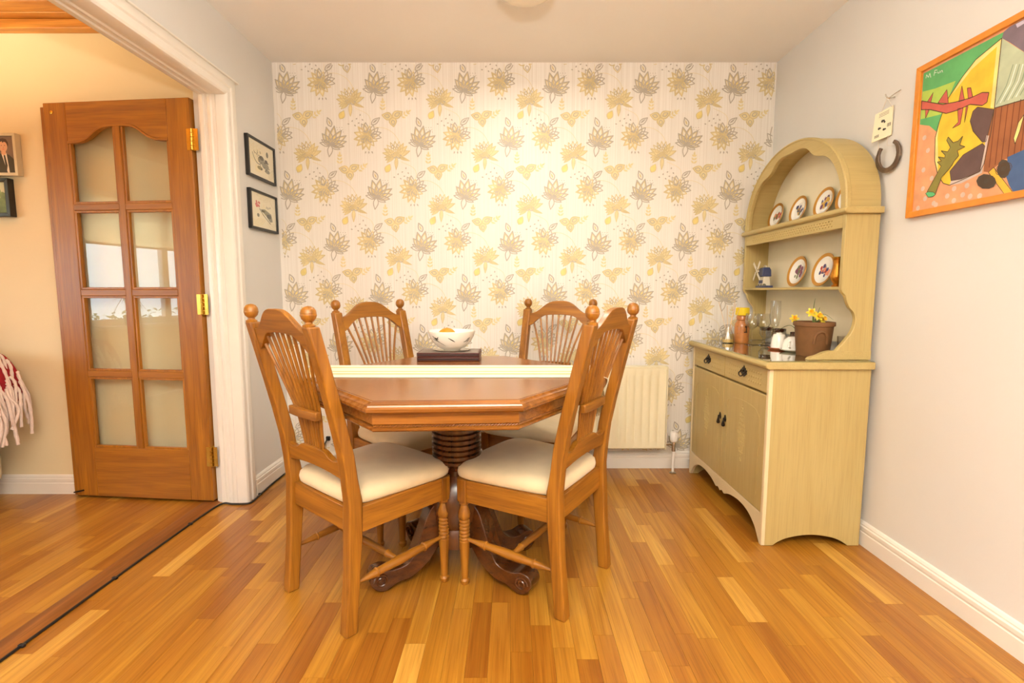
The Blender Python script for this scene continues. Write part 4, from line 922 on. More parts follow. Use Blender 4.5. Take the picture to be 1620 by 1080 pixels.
# pressed front skin: vertical flutes fading out towards top and bottom
cols = []; pitch = 0.0458; nfl = int((RX1-RX0-0.05)/pitch); st = (RX1-RX0-nfl*pitch)/2
for k in range(nfl+1):
    x0 = RX0+st+k*pitch
    cols += [(x0-0.008, 0), (x0-0.004, 1), (x0+0.004, 1), (x0+0.008, 0)]
cols = [(RX0+0.004, 0)] + [c_ for c_ in cols if RX0+0.006 < c_[0] < RX1-0.006] + [(RX1-0.004, 0)]
zl = [(0.012, 0), (0.040, 0), (0.058, 1), (RH-0.058, 1), (RH-0.040, 0), (RH-0.012, 0)]
vs = []; fs = []
for z, a in zl:
    for x, b in cols: vs.append((x, -0.058+0.0065*a*b, z))
nc = len(cols)
for i in range(len(zl)-1):
    for k in range(nc-1): fs.append((i*nc+k, i*nc+k+1, (i+1)*nc+k+1, (i+1)*nc+k))
q.add(vs, fs); q.build('front_panel', 'radiator_paint', rd, ang=60)
MB().box(RX0, RX1, -0.056, -0.040, 0.004, 0.016).box(RX0, RX1, -0.056, -0.040, RH-0.016, RH-0.004).build('seam', 'radiator_paint', rd, 0.004)
MB().box(RX0+0.004, RX1-0.004, -0.050, -0.042, 0.012, RH-0.012).build('back_skin', 'radiator_paint', rd)
MB().box(RX1-0.002, RX1+0.004, -0.062, 0.006, 0.0, RH).build('side_cover', 'radiator_paint', rd, 0.002)
MB().box(RX0-0.004, RX0+0.002, -0.062, 0.006, 0.0, RH).build('side_cover', 'radiator_paint', rd, 0.002)
MB().box(RX0, RX1, -0.058, 0.006, RH-0.006, RH).build('top_cover', 'radiator_paint', rd, 0.002)
for x in (RX0+0.12, RX1-0.12): MB().box(x-0.015, x+0.015, -0.042, 0.0485, 0.05, RH-0.06).build('bracket', 'radiator_paint', rd)
vx = RX1+0.052
MB().tube([(RX1-0.01, -0.045, 0.03), (vx, -0.045, 0.03)], 0.008, 10).lathe([(0.012, 0.02), (0.013, 0.045)], 12, (vx, -0.045, 0)).lathe([(0.012, -0.012), (0.012, 0.02)], 12, (vx, -0.045, 0)).build('valve', 'chrome', rd)
tv = MB().lathe([(0.0, 0.044), (0.016, 0.044), (0.017, 0.048), (0.021, 0.052), (0.022, 0.062), (0.0205, 0.066), (0.0205, 0.098), (0.018, 0.104), (0, 0.104)], 24, (vx, -0.045, 0)).build('thermostat_head', 'plastic_white', rd)
rb = MB()
for k in range(12):
    a = 2*PI*k/12; rb.box(vx+0.0205*math.cos(a)-0.0016, vx+0.0205*math.cos(a)+0.0016, -0.045+0.0205*math.sin(a)-0.0016, -0.045+0.0205*math.sin(a)+0.0016, 0.07, 0.096)
rb.build('grip_rib', 'plastic_white', tv)
MB().tube([(vx, -0.045, -0.01), (vx, -0.045, -0.147)], 0.0075, 10).build('pipe', 'plastic_white', rd)
MB().lathe([(0.0, 0), (0.02, 0), (0.02, 0.004), (0.012, 0.01), (0, 0.01)], 20, (vx, -0.045, -0.1475)).build('floor_collar', 'chrome', rd)

# ------------------------------------------------------------------ cables
cab = smoothcurve([(-1.49, -1.15, 0.005), (-1.496, 0.0, 0.005), (-1.494, 1.0, 0.005), (-1.495, 1.6, 0.005), (-1.492, 2.2, 0.005), (-1.478, 2.43, 0.005), (-1.42, 2.438, 0.005), (-1.36, 2.440, 0.005), (-1.333, 2.46, 0.005), (-1.336, 2.55, 0.005), (-1.343, 2.7, 0.005), (-1.343, 2.93, 0.005)], 5)
cb_ = thing('floor_cable', 'black cable clipped along the threshold and the left skirting', 'cable', (-1.49, 1.5, 0))
MB().tube(cab, 0.0046, 8).build('cord', 'black_plastic', cb_, world=True)
for p in ((-1.493, 1.42), (-1.494, 1.78), (-1.492, 2.22), (-1.338, 2.56)):
    MB().box(p[0]-0.009, p[0]+0.009, p[1]-0.006, p[1]+0.006, 0.0003, 0.0115).build('cable_clip', 'black_plastic', cb_, 0.003, world=True)
c2 = thing('wall_cord', 'short black cord hooked from the back wall socket behind the chair', 'cable', (-1.13, 2.955, 0))
MB().tube(smoothcurve([(-1.122, 2.972, 0.185), (-1.124, 2.957, 0.182), (-1.138, 2.953, 0.15), (-1.146, 2.950, 0.10), (-1.15, 2.945, 0.02), (-1.18, 2.944, 0.006), (-1.26, 2.944, 0.006), (-1.33, 2.94, 0.006)], 5), 0.004, 8).build('cord', 'black_plastic', c2, world=True)
MB().box(-1.134, -1.11, 2.964, 2.979, 0.172, 0.198).build('plug', 'black_plastic', c2, 0.003, world=True)

# ------------------------------------------------------------------ pictures
def framed(name, lab, cat, o, ux, n, w_, h_, fw, dep, fmat, mount=None):
    """frame hung on a wall: o = lower left corner on the wall, ux = direction to the right, n = into the room"""
    t = thing(name, lab, cat, o); U, Nn, Z = Vector(ux), Vector(n), Vector((0, 0, 1))
    def P(a, b, d): return tuple(U*a+Z*b+Nn*d)
    def bar(poly, nm):
        A = [P(a, b, 0.001) for a, b in poly]; B = [P(a, b, dep) for a, b in poly]; MB().loft([A, B]).build(nm, fmat, t, 0.0015)
    bar([(0, 0), (w_, 0), (w_-fw, fw), (fw, fw)], 'frame_bar'); bar([(0, h_), (fw, h_-fw), (w_-fw, h_-fw), (w_, h_)], 'frame_bar')
    bar([(0, 0), (fw, fw), (fw, h_-fw), (0, h_)], 'frame_bar'); bar([(w_, 0), (w_, h_), (w_-fw, h_-fw), (w_-fw, fw)], 'frame_bar')
    return t, P
def sheet(t, P, name, w_, h_, fw, d, base, shapes, th=0.003):
    """printed sheet: flat coloured shapes, each a hair above the one before"""
    q = MB(); A = [P(a, b, d-th) for a, b in ((fw-0.001, fw-0.001), (w_-fw+0.001, fw-0.001), (w_-fw+0.001, h_-fw+0.001), (fw-0.001, h_-fw+0.001))]; B = [P(a, b, d) for a, b in ((fw-0.001, fw-0.001), (w_-fw+0.001, fw-0.001), (w_-fw+0.001, h_-fw+0.001), (fw-0.001, h_-fw+0.001))]
    q.loft([A, B]) if False else q.add(A+B, [(3, 2, 1, 0), (4, 5, 6, 7), (0, 1, 5, 4), (1, 2, 6, 5), (2, 3, 7, 6), (3, 0, 4, 7)], base)
    for i, (mt, poly) in enumerate(shapes):
        poly = [(max(fw, min(w_-fw, a)), max(fw, min(h_-fw, b))) for a, b in poly]
        q.add([P(a, b, d+0.00001*(i+1)) for a, b in poly], [tuple(range(len(poly)))], mt)
    return q.build(name, None, t, smooth=False)
def line(P_, w_):
    out = []
    for (a, b), (c_, d_) in zip(P_, P_[1:]):
        L_ = math.hypot(c_-a, d_-b) or 1e-6; nx, ny = -(d_-b)/L_*w_/2, (c_-a)/L_*w_/2
        out.append([(a+nx, b+ny), (a-nx, b-ny), (c_-nx, d_-ny), (c_+nx, d_+ny)])
    return out
def blob(cx, cy, rx, ry, n=10, ph=0): return [(cx+rx*math.cos(2*PI*k/n+ph), cy+ry*math.sin(2*PI*k/n+ph)) for k in range(n)]
# large pastel painting on the right wall
PC = dict(p_green=(98, 176, 106), p_lime=(178, 206, 90), p_yellow=(230, 196, 58), p_cream=(246, 224, 140), p_hatch=(186, 196, 164), p_mauve=(126, 110, 120), p_lilac=(206, 196, 214), p_plank=(160, 98, 58), p_dark=(104, 80, 76),
          p_pale=(206, 190, 180), p_red=(204, 100, 84), p_leaf=(142, 132, 62), p_tip=(96, 190, 124), p_scrib=(84, 72, 58), p_bar=(226, 178, 62), p_blue=(72, 98, 140), p_orange=(224, 162, 118), p_dot=(214, 190, 172), p_line=(84, 62, 44), p_white=(232, 236, 226), p_sage=(140, 156, 130), p_rust=(116, 62, 34))
for k, c_ in PC.items(): plain(k, c_, 0.75, var=0.12, scale=18)
D = {
'green':[(0.023,0.513),(0.32,0.511),(0.316,0.495),(0.233,0.469),(0.189,0.435),(0.139,0.385),(0.12,0.342),(0.1,0.286),(0.068,0.316),(0.024,0.334)],
'lime':[(0.025,0.449),(0.079,0.439),(0.163,0.432),(0.139,0.385),(0.115,0.34),(0.026,0.352)],
'yellow':[(0.316,0.495),(0.313,0.291),(0.309,0.22),(0.295,0.127),(0.283,0.107),(0.218,0.094),(0.174,0.087),(0.148,0.099),(0.123,0.131),(0.104,0.186),(0.098,0.265),(0.11,0.315),(0.12,0.342),(0.139,0.385),(0.189,0.435),(0.233,0.469)],
'cream1':[(0.316,0.495),(0.313,0.291),(0.299,0.297),(0.302,0.477)],
'cream2':[(0.316,0.495),(0.233,0.469),(0.189,0.435),(0.151,0.39),(0.173,0.406),(0.219,0.444),(0.302,0.477)],
'cream3':[(0.11,0.315),(0.098,0.265),(0.104,0.186),(0.123,0.131),(0.117,0.193),(0.108,0.261)],
'hatch':[(0.316,0.495),(0.42,0.39),(0.42,0.281),(0.313,0.291)],
'mauve':[(0.32,0.511),(0.338,0.517),(0.46,0.517),(0.45,0.37),(0.4,0.411),(0.343,0.47),(0.316,0.495)],
'lilac':[(0.356,0.515),(0.44,0.515),(0.4,0.506),(0.362,0.502)],
'planks':[(0.313,0.291),(0.46,0.278),(0.46,0.122),(0.363,0.125),(0.314,0.098),(0.296,0.104),(0.297,0.224)],
'dark1':[(0.254,0.315),(0.313,0.287),(0.295,0.196),(0.283,0.198),(0.246,0.243),(0.232,0.279),(0.239,0.307)],
'dark2':[(0.283,0.194),(0.293,0.183),(0.283,0.107),(0.218,0.098),(0.179,0.101),(0.171,0.134),(0.217,0.176)],
'pale':[(0.295,0.215),(0.303,0.212),(0.291,0.101),(0.218,0.084),(0.174,0.087),(0.179,0.101),(0.218,0.098),(0.283,0.107)],
'branch':[(0.025,0.417),(0.119,0.371),(0.169,0.361),(0.227,0.353),(0.267,0.355),(0.29,0.346),(0.286,0.318),(0.271,0.314),(0.227,0.333),(0.181,0.331),(0.137,0.335),(0.067,0.372),(0.026,0.386)],
't1':[(0.05,0.404),(0.074,0.428),(0.067,0.397)],'t2':[(0.098,0.384),(0.131,0.416),(0.142,0.366)],'t3':[(0.183,0.357),(0.19,0.405),(0.204,0.355)],
't4':[(0.218,0.355),(0.211,0.39),(0.224,0.386),(0.234,0.353)],'t5':[(0.181,0.335),(0.188,0.29),(0.167,0.277),(0.196,0.281),(0.202,0.33)],'t6':[(0.045,0.381),(0.049,0.348),(0.062,0.372)],'t7':[(0.213,0.332),(0.212,0.281),(0.22,0.329)],
'leaf':[(0.083,0.083),(0.119,0.068),(0.14,0.122),(0.167,0.142),(0.178,0.153),(0.185,0.165),(0.201,0.177),(0.194,0.196),(0.222,0.201),(0.201,0.212),(0.21,0.238),(0.194,0.227),(0.175,0.227),(0.153,0.252),(0.148,0.243),(0.166,0.214),(0.156,0.202),(0.129,0.213),(0.147,0.194),(0.147,0.184),(0.119,0.195),(0.134,0.177),(0.117,0.178),(0.135,0.16)],
'tip':[(0.077,0.078),(0.088,0.082),(0.111,0.076),(0.121,0.067),(0.111,0.061),(0.091,0.062)],
'o1':[(0.344,0.061),(0.337,0.049),(0.321,0.046),(0.299,0.051),(0.282,0.064),(0.275,0.08),(0.282,0.092),(0.299,0.096),(0.32,0.089),(0.337,0.076)],
'o2':[(0.384,0.09),(0.38,0.075),(0.369,0.068),(0.356,0.072),(0.346,0.085),(0.342,0.103),(0.346,0.119),(0.356,0.126),(0.369,0.121),(0.38,0.108)],
'bar':[(0.314,0.098),(0.33,0.109),(0.398,0.017),(0.372,0.018)],'blue':[(0.372,0.129),(0.46,0.145),(0.47,0.02),(0.4,0.02),(0.385,0.044),(0.372,0.075)],'cres':[(0.385,0.179),(0.395,0.222),(0.41,0.24),(0.402,0.196),(0.391,0.162)]}
sh = []
def add(mt, *keys):
    for k in keys: sh.append((mt, D[k]))
def ink(P_, w_=0.0022, mt='p_line', close=True):
    for s_ in line(list(P_)+([P_[0]] if close else []), w_): sh.append((mt, s_))
for c_ in ((0.07,0.23),(0.057,0.165),(0.097,0.127),(0.061,0.098),(0.046,0.031),(0.193,0.072),(0.241,0.072),(0.168,0.052),(0.228,0.045),(0.196,0.032),(0.256,0.035),(0.114,0.037),(0.124,0.03),(0.05,0.28),(0.075,0.06),(0.29,0.03)):
    sh.append(('p_dot', blob(c_[0], c_[1], 0.009, 0.009, 8, c_[0]*9)))
add('p_green', 'green'); add('p_lime', 'lime'); add('p_yellow', 'yellow'); add('p_cream', 'cream1', 'cream2', 'cream3'); add('p_hatch', 'hatch')
for k in range(9): ink([(0.318+k*0.012, 0.30), (0.345+k*0.012, 0.345+0.0), (0.36+k*0.010, 0.40-k*0.004)], 0.003, ('p_sage', 'p_white')[k % 2], False)
add('p_mauve', 'mauve'); add('p_lilac', 'lilac'); add('p_plank', 'planks')
for k in range(8): ink([(0.318+k*0.019, 0.288), (0.314+k*0.019, 0.112+0.004*k)], 0.0028, 'p_rust', False)
ink([(0.313, 0.291), (0.46, 0.278)], 0.003, 'p_line', False)
add('p_dark', 'dark1', 'dark2'); add('p_pale', 'pale'); ink(D['yellow'], 0.0026); ink(D['dark1'], 0.002); ink(D['dark2'], 0.002)
add('p_red', 'branch', 't1', 't2', 't3', 't4', 't5', 't6', 't7'); ink(D['branch'], 0.0026)
for k in ('t1', 't2', 't3', 't4', 't5', 't6', 't7'): ink(D[k], 0.0018)
add('p_leaf', 'leaf'); ink(D['leaf'], 0.0022); add('p_tip', 'tip'); ink(D['tip'], 0.0016)
add('p_blue', 'blue'); add('p_bar', 'bar'); ink(D['bar'], 0.002); add('p_scrib', 'o1', 'o2'); add('p_cream', 'cres'); ink(D['cres'], 0.002)
for cx, cy in ((0.31, 0.071), (0.363, 0.097)):
    for k in range(4): ink(blob(cx, cy, 0.026-0.005*k, 0.018-0.003*k, 10, k), 0.0016, 'p_line')
# the part that runs on beyond the picture edge
sh.append(('p_green', [(0.46, 0.517), (0.72, 0.517), (0.72, 0.36), (0.56, 0.33), (0.45, 0.37)])); sh.append(('p_hatch', [(0.46, 0.36), (0.56, 0.33), (0.56, 0.16), (0.46, 0.14)])); sh.append(('p_yellow', blob(0.63, 0.24, 0.06, 0.09, 14))); sh.append(('p_red', [(0.48, 0.12), (0.70, 0.08), (0.70, 0.05), (0.48, 0.08)]))
for P_ in ([(0.038,0.49),(0.04,0.502),(0.049,0.489),(0.054,0.501),(0.06,0.484)], [(0.073,0.485),(0.075,0.502),(0.086,0.499)], [(0.073,0.494),(0.084,0.492)], [(0.089,0.493),(0.089,0.487),(0.097,0.485),(0.097,0.492)], [(0.102,0.483),(0.102,0.489),(0.107,0.489),(0.11,0.481)]): ink(P_, 0.0018, 'p_white', False)
pt, P = framed('painting', 'large abstract pastel painting in an orange wood frame', 'painting', (XR, 1.925, 1.352), (0, -1, 0), (-1, 0, 0), 0.745, 0.54, 0.021, 0.02, 'frame_orange')
sheet(pt, P, 'canvas', 0.745, 0.54, 0.021, 0.010, 'p_orange', sh)
# two ink prints on the left wall
for i, (z, lab) in enumerate(((1.674, 'upper black-framed ink print of a bird beside the wallpaper'), (1.405, 'lower black-framed ink print with red blossom beside the wallpaper'))):
    t, P = framed('ink_print', lab, 'picture', (XL, 2.632, z), (0, 1, 0), (1, 0, 0), 0.298, 0.206, 0.013, 0.02, 'black_frame')
    s_ = []; rr = random.Random(3+i)
    if i == 0:
        for k in range(9): s_ += [('ink_black', q_) for q_ in line([(0.075+0.008*k+rr.uniform(-0.006, 0.006), 0.135+rr.uniform(-0.01, 0.02)), (0.08+0.008*k+rr.uniform(-0.012, 0.012), 0.12+rr.uniform(-0.01, 0.02))], 0.003)]
        s_ += [('ink_grey', q_) for q_ in line(smoothcurve([(0.055, 0.128), (0.08, 0.095), (0.12, 0.08), (0.165, 0.10), (0.18, 0.12)], 4), 0.006)]
        s_ += [('ink_grey', blob(0.145, 0.105, 0.035, 0.02)), ('ink_black', blob(0.15, 0.118, 0.024, 0.012)), ('ink_grey', blob(0.19, 0.085, 0.04, 0.018)), ('ink_grey', blob(0.13, 0.062, 0.03, 0.01)), ('ink_black', blob(0.20, 0.11, 0.018, 0.01)), ('ink_grey', blob(0.21, 0.06, 0.028, 0.012)), ('delft_green', blob(0.215, 0.15, 0.013, 0.016))]
        for k in range(14): s_.append(('ink_black', blob(rr.uniform(0.11, 0.235), rr.uniform(0.055, 0.105), rr.uniform(0.003, 0.009), rr.uniform(0.002, 0.005), 7)))
    else:
        for k in range(12): s_.append(('ink_red', blob(0.085+rr.uniform(-0.022, 0.022), 0.135+rr.uniform(-0.014, 0.014), 0.008, 0.007, 7)))
        for k in range(4):
            for e in range(4): s_ += [('ink_black', q_) for q_ in line([(0.175+k*0.014+rr.uniform(-0.004, 0.004), 0.128+rr.uniform(0, 0.012)), (0.179+k*0.014+rr.uniform(-0.005, 0.005), 0.122+rr.uniform(0, 0.012))], 0.002)]
        s_ += [('ink_grey', q_) for q_ in line([(0.10, 0.115), (0.14, 0.085), (0.22, 0.045)], 0.006)]
        s_ += [('ink_grey', [(0.11, 0.112), (0.16, 0.118), (0.23, 0.10), (0.245, 0.06), (0.215, 0.055), (0.17, 0.085)]), ('ink_black', blob(0.205, 0.085, 0.028, 0.012)), ('ink_black', blob(0.14, 0.105, 0.02, 0.006)), ('delft_green', blob(0.085, 0.078, 0.013, 0.01))]
    sheet(t, P, 'mount', 0.298, 0.206, 0.013, 0.012, 'mount_paper', s_)
    MB().add([P(a, b, 0.0145) for a, b in ((0.013, 0.013), (0.285, 0.013), (0.285, 0.193), (0.013, 0.193))], [(0, 1, 2, 3)]).build('glazing', 'pane_glass', t, smooth=False)
# sunroom wall: portrait photo and a dark frame
plain('skin_print', (214, 164, 128), 0.6); plain('hair_print', (72, 46, 30), 0.6); plain('suit_print', (62, 56, 40), 0.6); plain('shirt_print', (224, 214, 196), 0.6); plain('backdrop_print', (122, 100, 82), 0.6, var=0.2); plain('print_green', (120, 140, 90), 0.6, var=0.3, scale=30); plain('print_pale', (206, 206, 170), 0.6)
t, P = framed('portrait_photo', 'pale box-framed portrait photograph on the sunroom wall', 'picture', (-2.625, YS, 1.652), (1, 0, 0), (0, -1, 0), 0.165, 0.205, 0.014, 0.032, 'silver_frame')
cx = 0.098
s_ = [('suit_print', [(0.03, 0.014), (0.035, 0.075), (0.065, 0.102), (cx, 0.112), (0.125, 0.10), (0.148, 0.078), (0.151, 0.014)]), ('shirt_print', [(cx-0.012, 0.108), (cx+0.014, 0.108), (cx+0.022, 0.014), (cx+0.012, 0.014)]), ('suit_print', [(cx-0.002, 0.10), (cx+0.006, 0.10), (cx+0.014, 0.05), (cx+0.008, 0.02), (cx+0.003, 0.05)]),
      ('skin_print', [(cx-0.01, 0.125), (cx+0.01, 0.125), (cx+0.012, 0.106), (cx, 0.098), (cx-0.012, 0.106)]), ('hair_print', blob(cx, 0.153, 0.027, 0.026, 16)), ('skin_print', blob(cx, 0.141, 0.021, 0.027, 16)), ('hair_print', [(cx-0.024, 0.158), (cx-0.004, 0.166), (cx-0.001, 0.158), (cx+0.006, 0.164), (cx+0.024, 0.156), (cx+0.018, 0.176), (cx, 0.181), (cx-0.018, 0.176)]),
      ('hair_print', blob(cx-0.008, 0.146, 0.003, 0.0016, 8)), ('hair_print', blob(cx+0.008, 0.146, 0.003, 0.0016, 8)), ('p_red', blob(cx, 0.128, 0.006, 0.0016, 8)), ('p_scrib', blob(cx+0.001, 0.137, 0.002, 0.0012, 6))]
sheet(t, P, 'print', 0.165, 0.205, 0.014, 0.026, 'backdrop_print', s_)
t, P = framed('dark_frame', 'deep black box frame at the left edge under the portrait', 'picture', (-2.70, YS, 1.452), (1, 0, 0), (0, -1, 0), 0.185, 0.188, 0.018, 0.035, 'black_frame')
s_ = [('print_green', [(0.018, 0.018), (0.167, 0.018), (0.167, 0.09), (0.018, 0.10)])] + [('print_green', blob(0.04+0.02*k, 0.11+0.012*math.sin(k*2), 0.014, 0.02)) for k in range(7)]
sheet(t, P, 'print', 0.185, 0.188, 0.018, 0.02, 'print_pale', s_)
# lucky horseshoe hanging from a hook
t = thing('horseshoe_hanging', 'worn horseshoe under an ivory card hanging from a wall hook', 'wall hanging', (XR, 2.07, 1.53))
hk = MB().tube(smoothcurve([(XR-0.001, 2.048, 1.838), (XR-0.02, 2.052, 1.834), (XR-0.028, 2.056, 1.842), (XR-0.03, 2.06, 1.852)], 4), 0.0025, 8).tube(smoothcurve([(XR-0.004, 2.015, 1.852), (XR-0.01, 2.035, 1.846), (XR-0.02, 2.052, 1.836)], 4), 0.002, 8)
hk.build('hook', 'chrome', t, world=True)
MB().tube([(XR-0.02, 2.092, 1.79), (XR-0.026, 2.055, 1.838), (XR-0.012, 2.045, 1.80)], 0.0014, 6).build('string', 'cord_white', t, world=True)
card = MB(); A = [(XR-0.030, 2.118, 1.683), (XR-0.004, 2.046, 1.693), (XR-0.004, 2.046, 1.806), (XR-0.026, 2.112, 1.792)]; B = [(x-0.003, y-0.001, z) for x, y, z in A]
card.loft([A, B]); cd = card.build('card', 'ivory_card', t, world=True)
def CP(u, v_, d=0.0008):
    a = [B[0][i]+(B[1][i]-B[0][i])*u for i in range(3)]; b = [B[3][i]+(B[2][i]-B[3][i])*u for i in range(3)]; p = [a[i]+(b[i]-a[i])*v_ for i in range(3)]; return (p[0]-d, p[1]-d*0.35, p[2])
q = MB()
for u, v_, su, sv in ((0.5, 0.62, 0.11, 0.06), (0.35, 0.40, 0.09, 0.055), (0.62, 0.30, 0.10, 0.05), (0.6, 0.56, 0.05, 0.05)): q.add([CP(u+su*math.cos(k*PI/5+0.3*(k % 2)), v_+sv*math.sin(k*PI/5)*(1 if k % 2 else 0.6)) for k in range(10)], [tuple(range(10))])
for k in range(4): q.add([CP(0.14+k*0.06, 0.1), CP(0.17+k*0.06, 0.1), CP(0.17+k*0.06, 0.2), CP(0.14+k*0.06, 0.2)], [(0, 1, 2, 3)]); q.add([CP(0.76+k*0.05, 0.34), CP(0.785+k*0.05, 0.34), CP(0.785+k*0.05, 0.46), CP(0.76+k*0.05, 0.46)], [(0, 1, 2, 3)])
for k in range(3): q.add([CP(0.25, 0.80+k*0.05), CP(0.8, 0.80+k*0.05), CP(0.8, 0.812+k*0.05), CP(0.25, 0.812+k*0.05)], [(0, 1, 2, 3)])
q.build('printed_marks', 'ink_black', t, world=True, smooth=False)
for a in ((XR-0.02, 2.10, 1.69), (XR-0.012, 2.055, 1.695)):
    MB().tube([a, (XR-0.014, a[1]-0.005+0.004, 1.655), (XR-0.012, 2.045+(a[1]-2.078)*1.3, 1.645)], 0.001, 5).build('string', 'cord_white', t, world=True)
hs_ = []
for k in range(21):
    a = math.radians(118+k*284/20); hs_.append((2.040+0.046*math.cos(a)*1.0, 1.612+0.056*math.sin(a)))
secs = []
for i, (y, z) in enumerate(hs_):
    d = Vector((hs_[min(i+1, 20)][0]-hs_[max(i-1, 0)][0], hs_[min(i+1, 20)][1]-hs_[max(i-1, 0)][1])).normalized(); n_ = Vector((-d.y, d.x)); w_ = 0.0095 if 2 < i < 18 else 0.007
    # stands off the wall at its left branch, as it twists on the string
    xo = XR-0.004-0.014*((y-1.99)/0.09)
    secs.append([(xo, y+n_.x*w_, z+n_.y*w_), (xo, y-n_.x*w_, z-n_.y*w_), (xo-0.009, y-n_.x*w_, z-n_.y*w_), (xo-0.009, y+n_.x*w_, z+n_.y*w_)])
MB().loft(secs).build('horseshoe', 'steel_worn', t, 0.0015, world=True)

# ------------------------------------------------------------------ sunroom: armchair with a fringed throw, blind, plants
am = thing('armchair', 'pale upholstered armchair under the red throw', 'armchair', (-3.14, 2.30, 0))
MB().box(-0.42, 0.42, -0.20, 0.20, 0.10, 0.42).build('seat', 'sofa_fabric', am, 0.04, 3)
MB().box(-0.36, 0.36, -0.19, 0.10, 0.42, 0.52).build('seat_cushion', 'sofa_fabric', am, 0.04, 3)
MB().box(0.36, 0.52, -0.22, 0.22, 0.08, 0.74).build('arm', 'sofa_fabric', am, 0.06, 4); MB().box(-0.52, -0.36, -0.22, 0.22, 0.08, 0.66).build('arm', 'sofa_fabric', am, 0.06, 4)
MB().box(-0.52, 0.30, 0.10, 0.24, 0.10, 0.98).build('backrest', 'sofa_fabric', am, 0.06, 4)
for sx in (-0.46, 0.46):
    for sy in (-0.18, 0.18): MB().lathe([(0, 0), (0.016, 0), (0.022, 0.1), (0, 0.1)], 12, (sx, sy, 0)).build('foot', 'oak_Z', am)
tw = thing('knitted_throw', 'red knitted throw with thick white woollen fringe', 'throw', (-2.50, 2.22, 0.55))
path = smoothcurve([(-2.86, 0.765), (-2.74, 0.775), (-2.66, 0.772), (-2.58, 0.756), (-2.53, 0.705), (-2.50, 0.64), (-2.485, 0.585), (-2.48, 0.555)], 4)
secs = []
for i, (x, z) in enumerate(path):
    row = []
    for k in range(13):
        y = 2.10+0.40*k/12; f = i/(len(path)-1); row.append((x+0.010*math.sin(k*1.4+i*0.1)*f, y, z+0.05*f*f*(0.5-k/12)+0.004*math.sin(k*2.1)))
    secs.append(row)
q = MB(); vs = []; fs = []
n1 = 13
for off in (0, 0.016):
    for row in secs:
        for p in row: vs.append((p[0]+off*0.7, p[1], p[2]+off*0.7))
m_ = len(secs)
for o in (0, m_*n1):
    for i in range(m_-1):
        for k in range(n1-1): fs.append((o+i*n1+k, o+i*n1+k+1, o+(i+1)*n1+k+1, o+(i+1)*n1+k))
for i in range(m_-1):
    for k in (0, n1-1): fs.append((i*n1+k, (i+1)*n1+k, m_*n1+(i+1)*n1+k, m_*n1+i*n1+k))
for k in range(n1-1):
    for i in (0, m_-1): fs.append((i*n1+k, i*n1+k+1, m_*n1+i*n1+k+1, m_*n1+i*n1+k))
q.add(vs, fs); q.build('cloth', 'wool_red', tw, ang=80, world=True)
rr = random.Random(5)
for k in range(64):
    y = 2.12+0.37*(k+0.5)/64; f = rr.uniform(0.42, 1.0); i0 = int(f*(len(path)-1)); x, z = path[i0]; x += 0.022; ln = rr.uniform(0.17, 0.27)
    P_ = smoothcurve([(x-0.006, y, z+0.02), (x+0.012, y+rr.uniform(-0.01, 0.01), z-0.02), (x+0.02+rr.uniform(-0.01, 0.02), y+rr.uniform(-0.02, 0.02), z-ln*0.5), (x+0.016+rr.uniform(-0.015, 0.03), y+rr.uniform(-0.03, 0.03), z-ln)], 5)
    MB().tube(P_, [0.0068+0.0012*math.sin(j*2.3+k) for j in range(len(P_))], 7).build('fringe_strand', 'wool_white', tw, world=True)
bl = thing('roller_blind', 'cream roller blind half lowered over the sunroom window', 'blind', (XS+0.02, 0.4, 1.52))
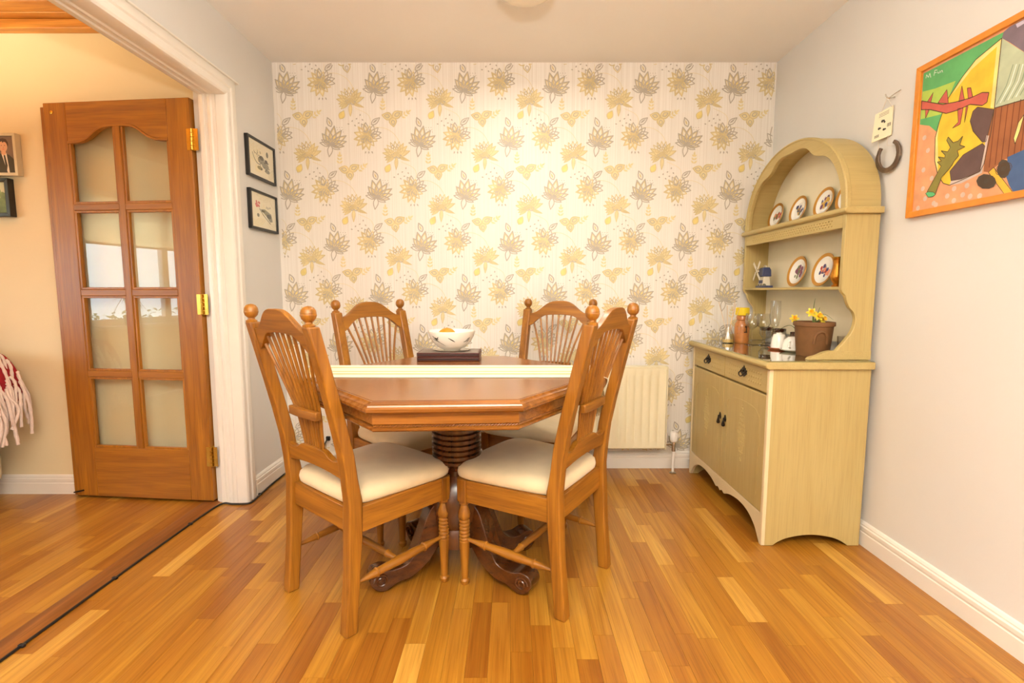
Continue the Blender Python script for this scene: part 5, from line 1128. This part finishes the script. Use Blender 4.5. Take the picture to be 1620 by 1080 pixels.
MB().add([(XS+0.013, W0+0.02, 1.52), (XS+0.013, W1-0.02, 1.52), (XS+0.013, W1-0.02, 1.98), (XS+0.013, W0+0.02, 1.98)], [(0, 1, 2, 3)]).build('fabric', 'blind', bl, world=True); MB().tube([(XS+0.03, W0, 1.985), (XS+0.03, W1, 1.985)], 0.018, 12).build('roller', 'sun_white', bl, world=True)
MB().box(XS+0.008, XS+0.018, W0+0.02, W1-0.02, 1.505, 1.525).build('hem_bar', 'sun_white', bl, world=True)
sp_ = thing('potted_plant', 'spiky green plant in a pot on the sunroom window sill', 'plant', (XS+0.055, 0.55, WZ0))
MB().lathe([(0, 0), (0.04, 0), (0.055, 0.09), (0.05, 0.09), (0.036, 0.006), (0, 0.006)], 20).build('pot', 'terracotta', sp_)
for k in range(22):
    a = k*2.4; r = 0.06+0.12*((k*7) % 11)/11; P_ = smoothcurve([(0, 0, 0.05), (r*0.3*abs(math.cos(a))*0.4, r*0.4*math.sin(a), 0.05+0.22), (0.05*abs(math.cos(a)), r*1.4*math.sin(a), 0.22+0.1*math.cos(k))], 4)
    MB().tube(P_, [0.006*(1-j/len(P_))+0.001 for j in range(len(P_))], 5, None, 0.4).build('leaf', 'leaf_green', sp_)
hg = thing('garden_hedge', 'leafy hedge outside the sunroom window', 'hedge', (-6.6, 0.6, 0)); rr = random.Random(9); q = MB()
for k in range(5200):
    x, y, z = -6.6+rr.uniform(-0.35, 0.35), rr.uniform(-3.4, 3.6), rr.uniform(0.0, 0.62+0.2*math.sin(k)); a = rr.uniform(0, 6.28); d = Vector((math.cos(a), math.sin(a), rr.uniform(-0.5, 0.8))).normalized()*0.05; e = d.cross(Vector((0.3, 0.2, 1))).normalized()*0.025; c_ = Vector((x, y, z))
    q.add([tuple(c_-d), tuple(c_+e), tuple(c_+d), tuple(c_-e)], [(0, 1, 2, 3)])
q.build('leaves', 'leaf_green', hg, smooth=False, world=True)['kind'] = 'stuff'
MB().box(-0.1, 0.1, -3.4, 3.5, 0, 0.5).build('branches', 'threshold_wood', hg)
struct(MB().box(-12, XS-0.1, -8, 8, -0.2, -0.05).build('ground', 'mount_paper', smooth=False))
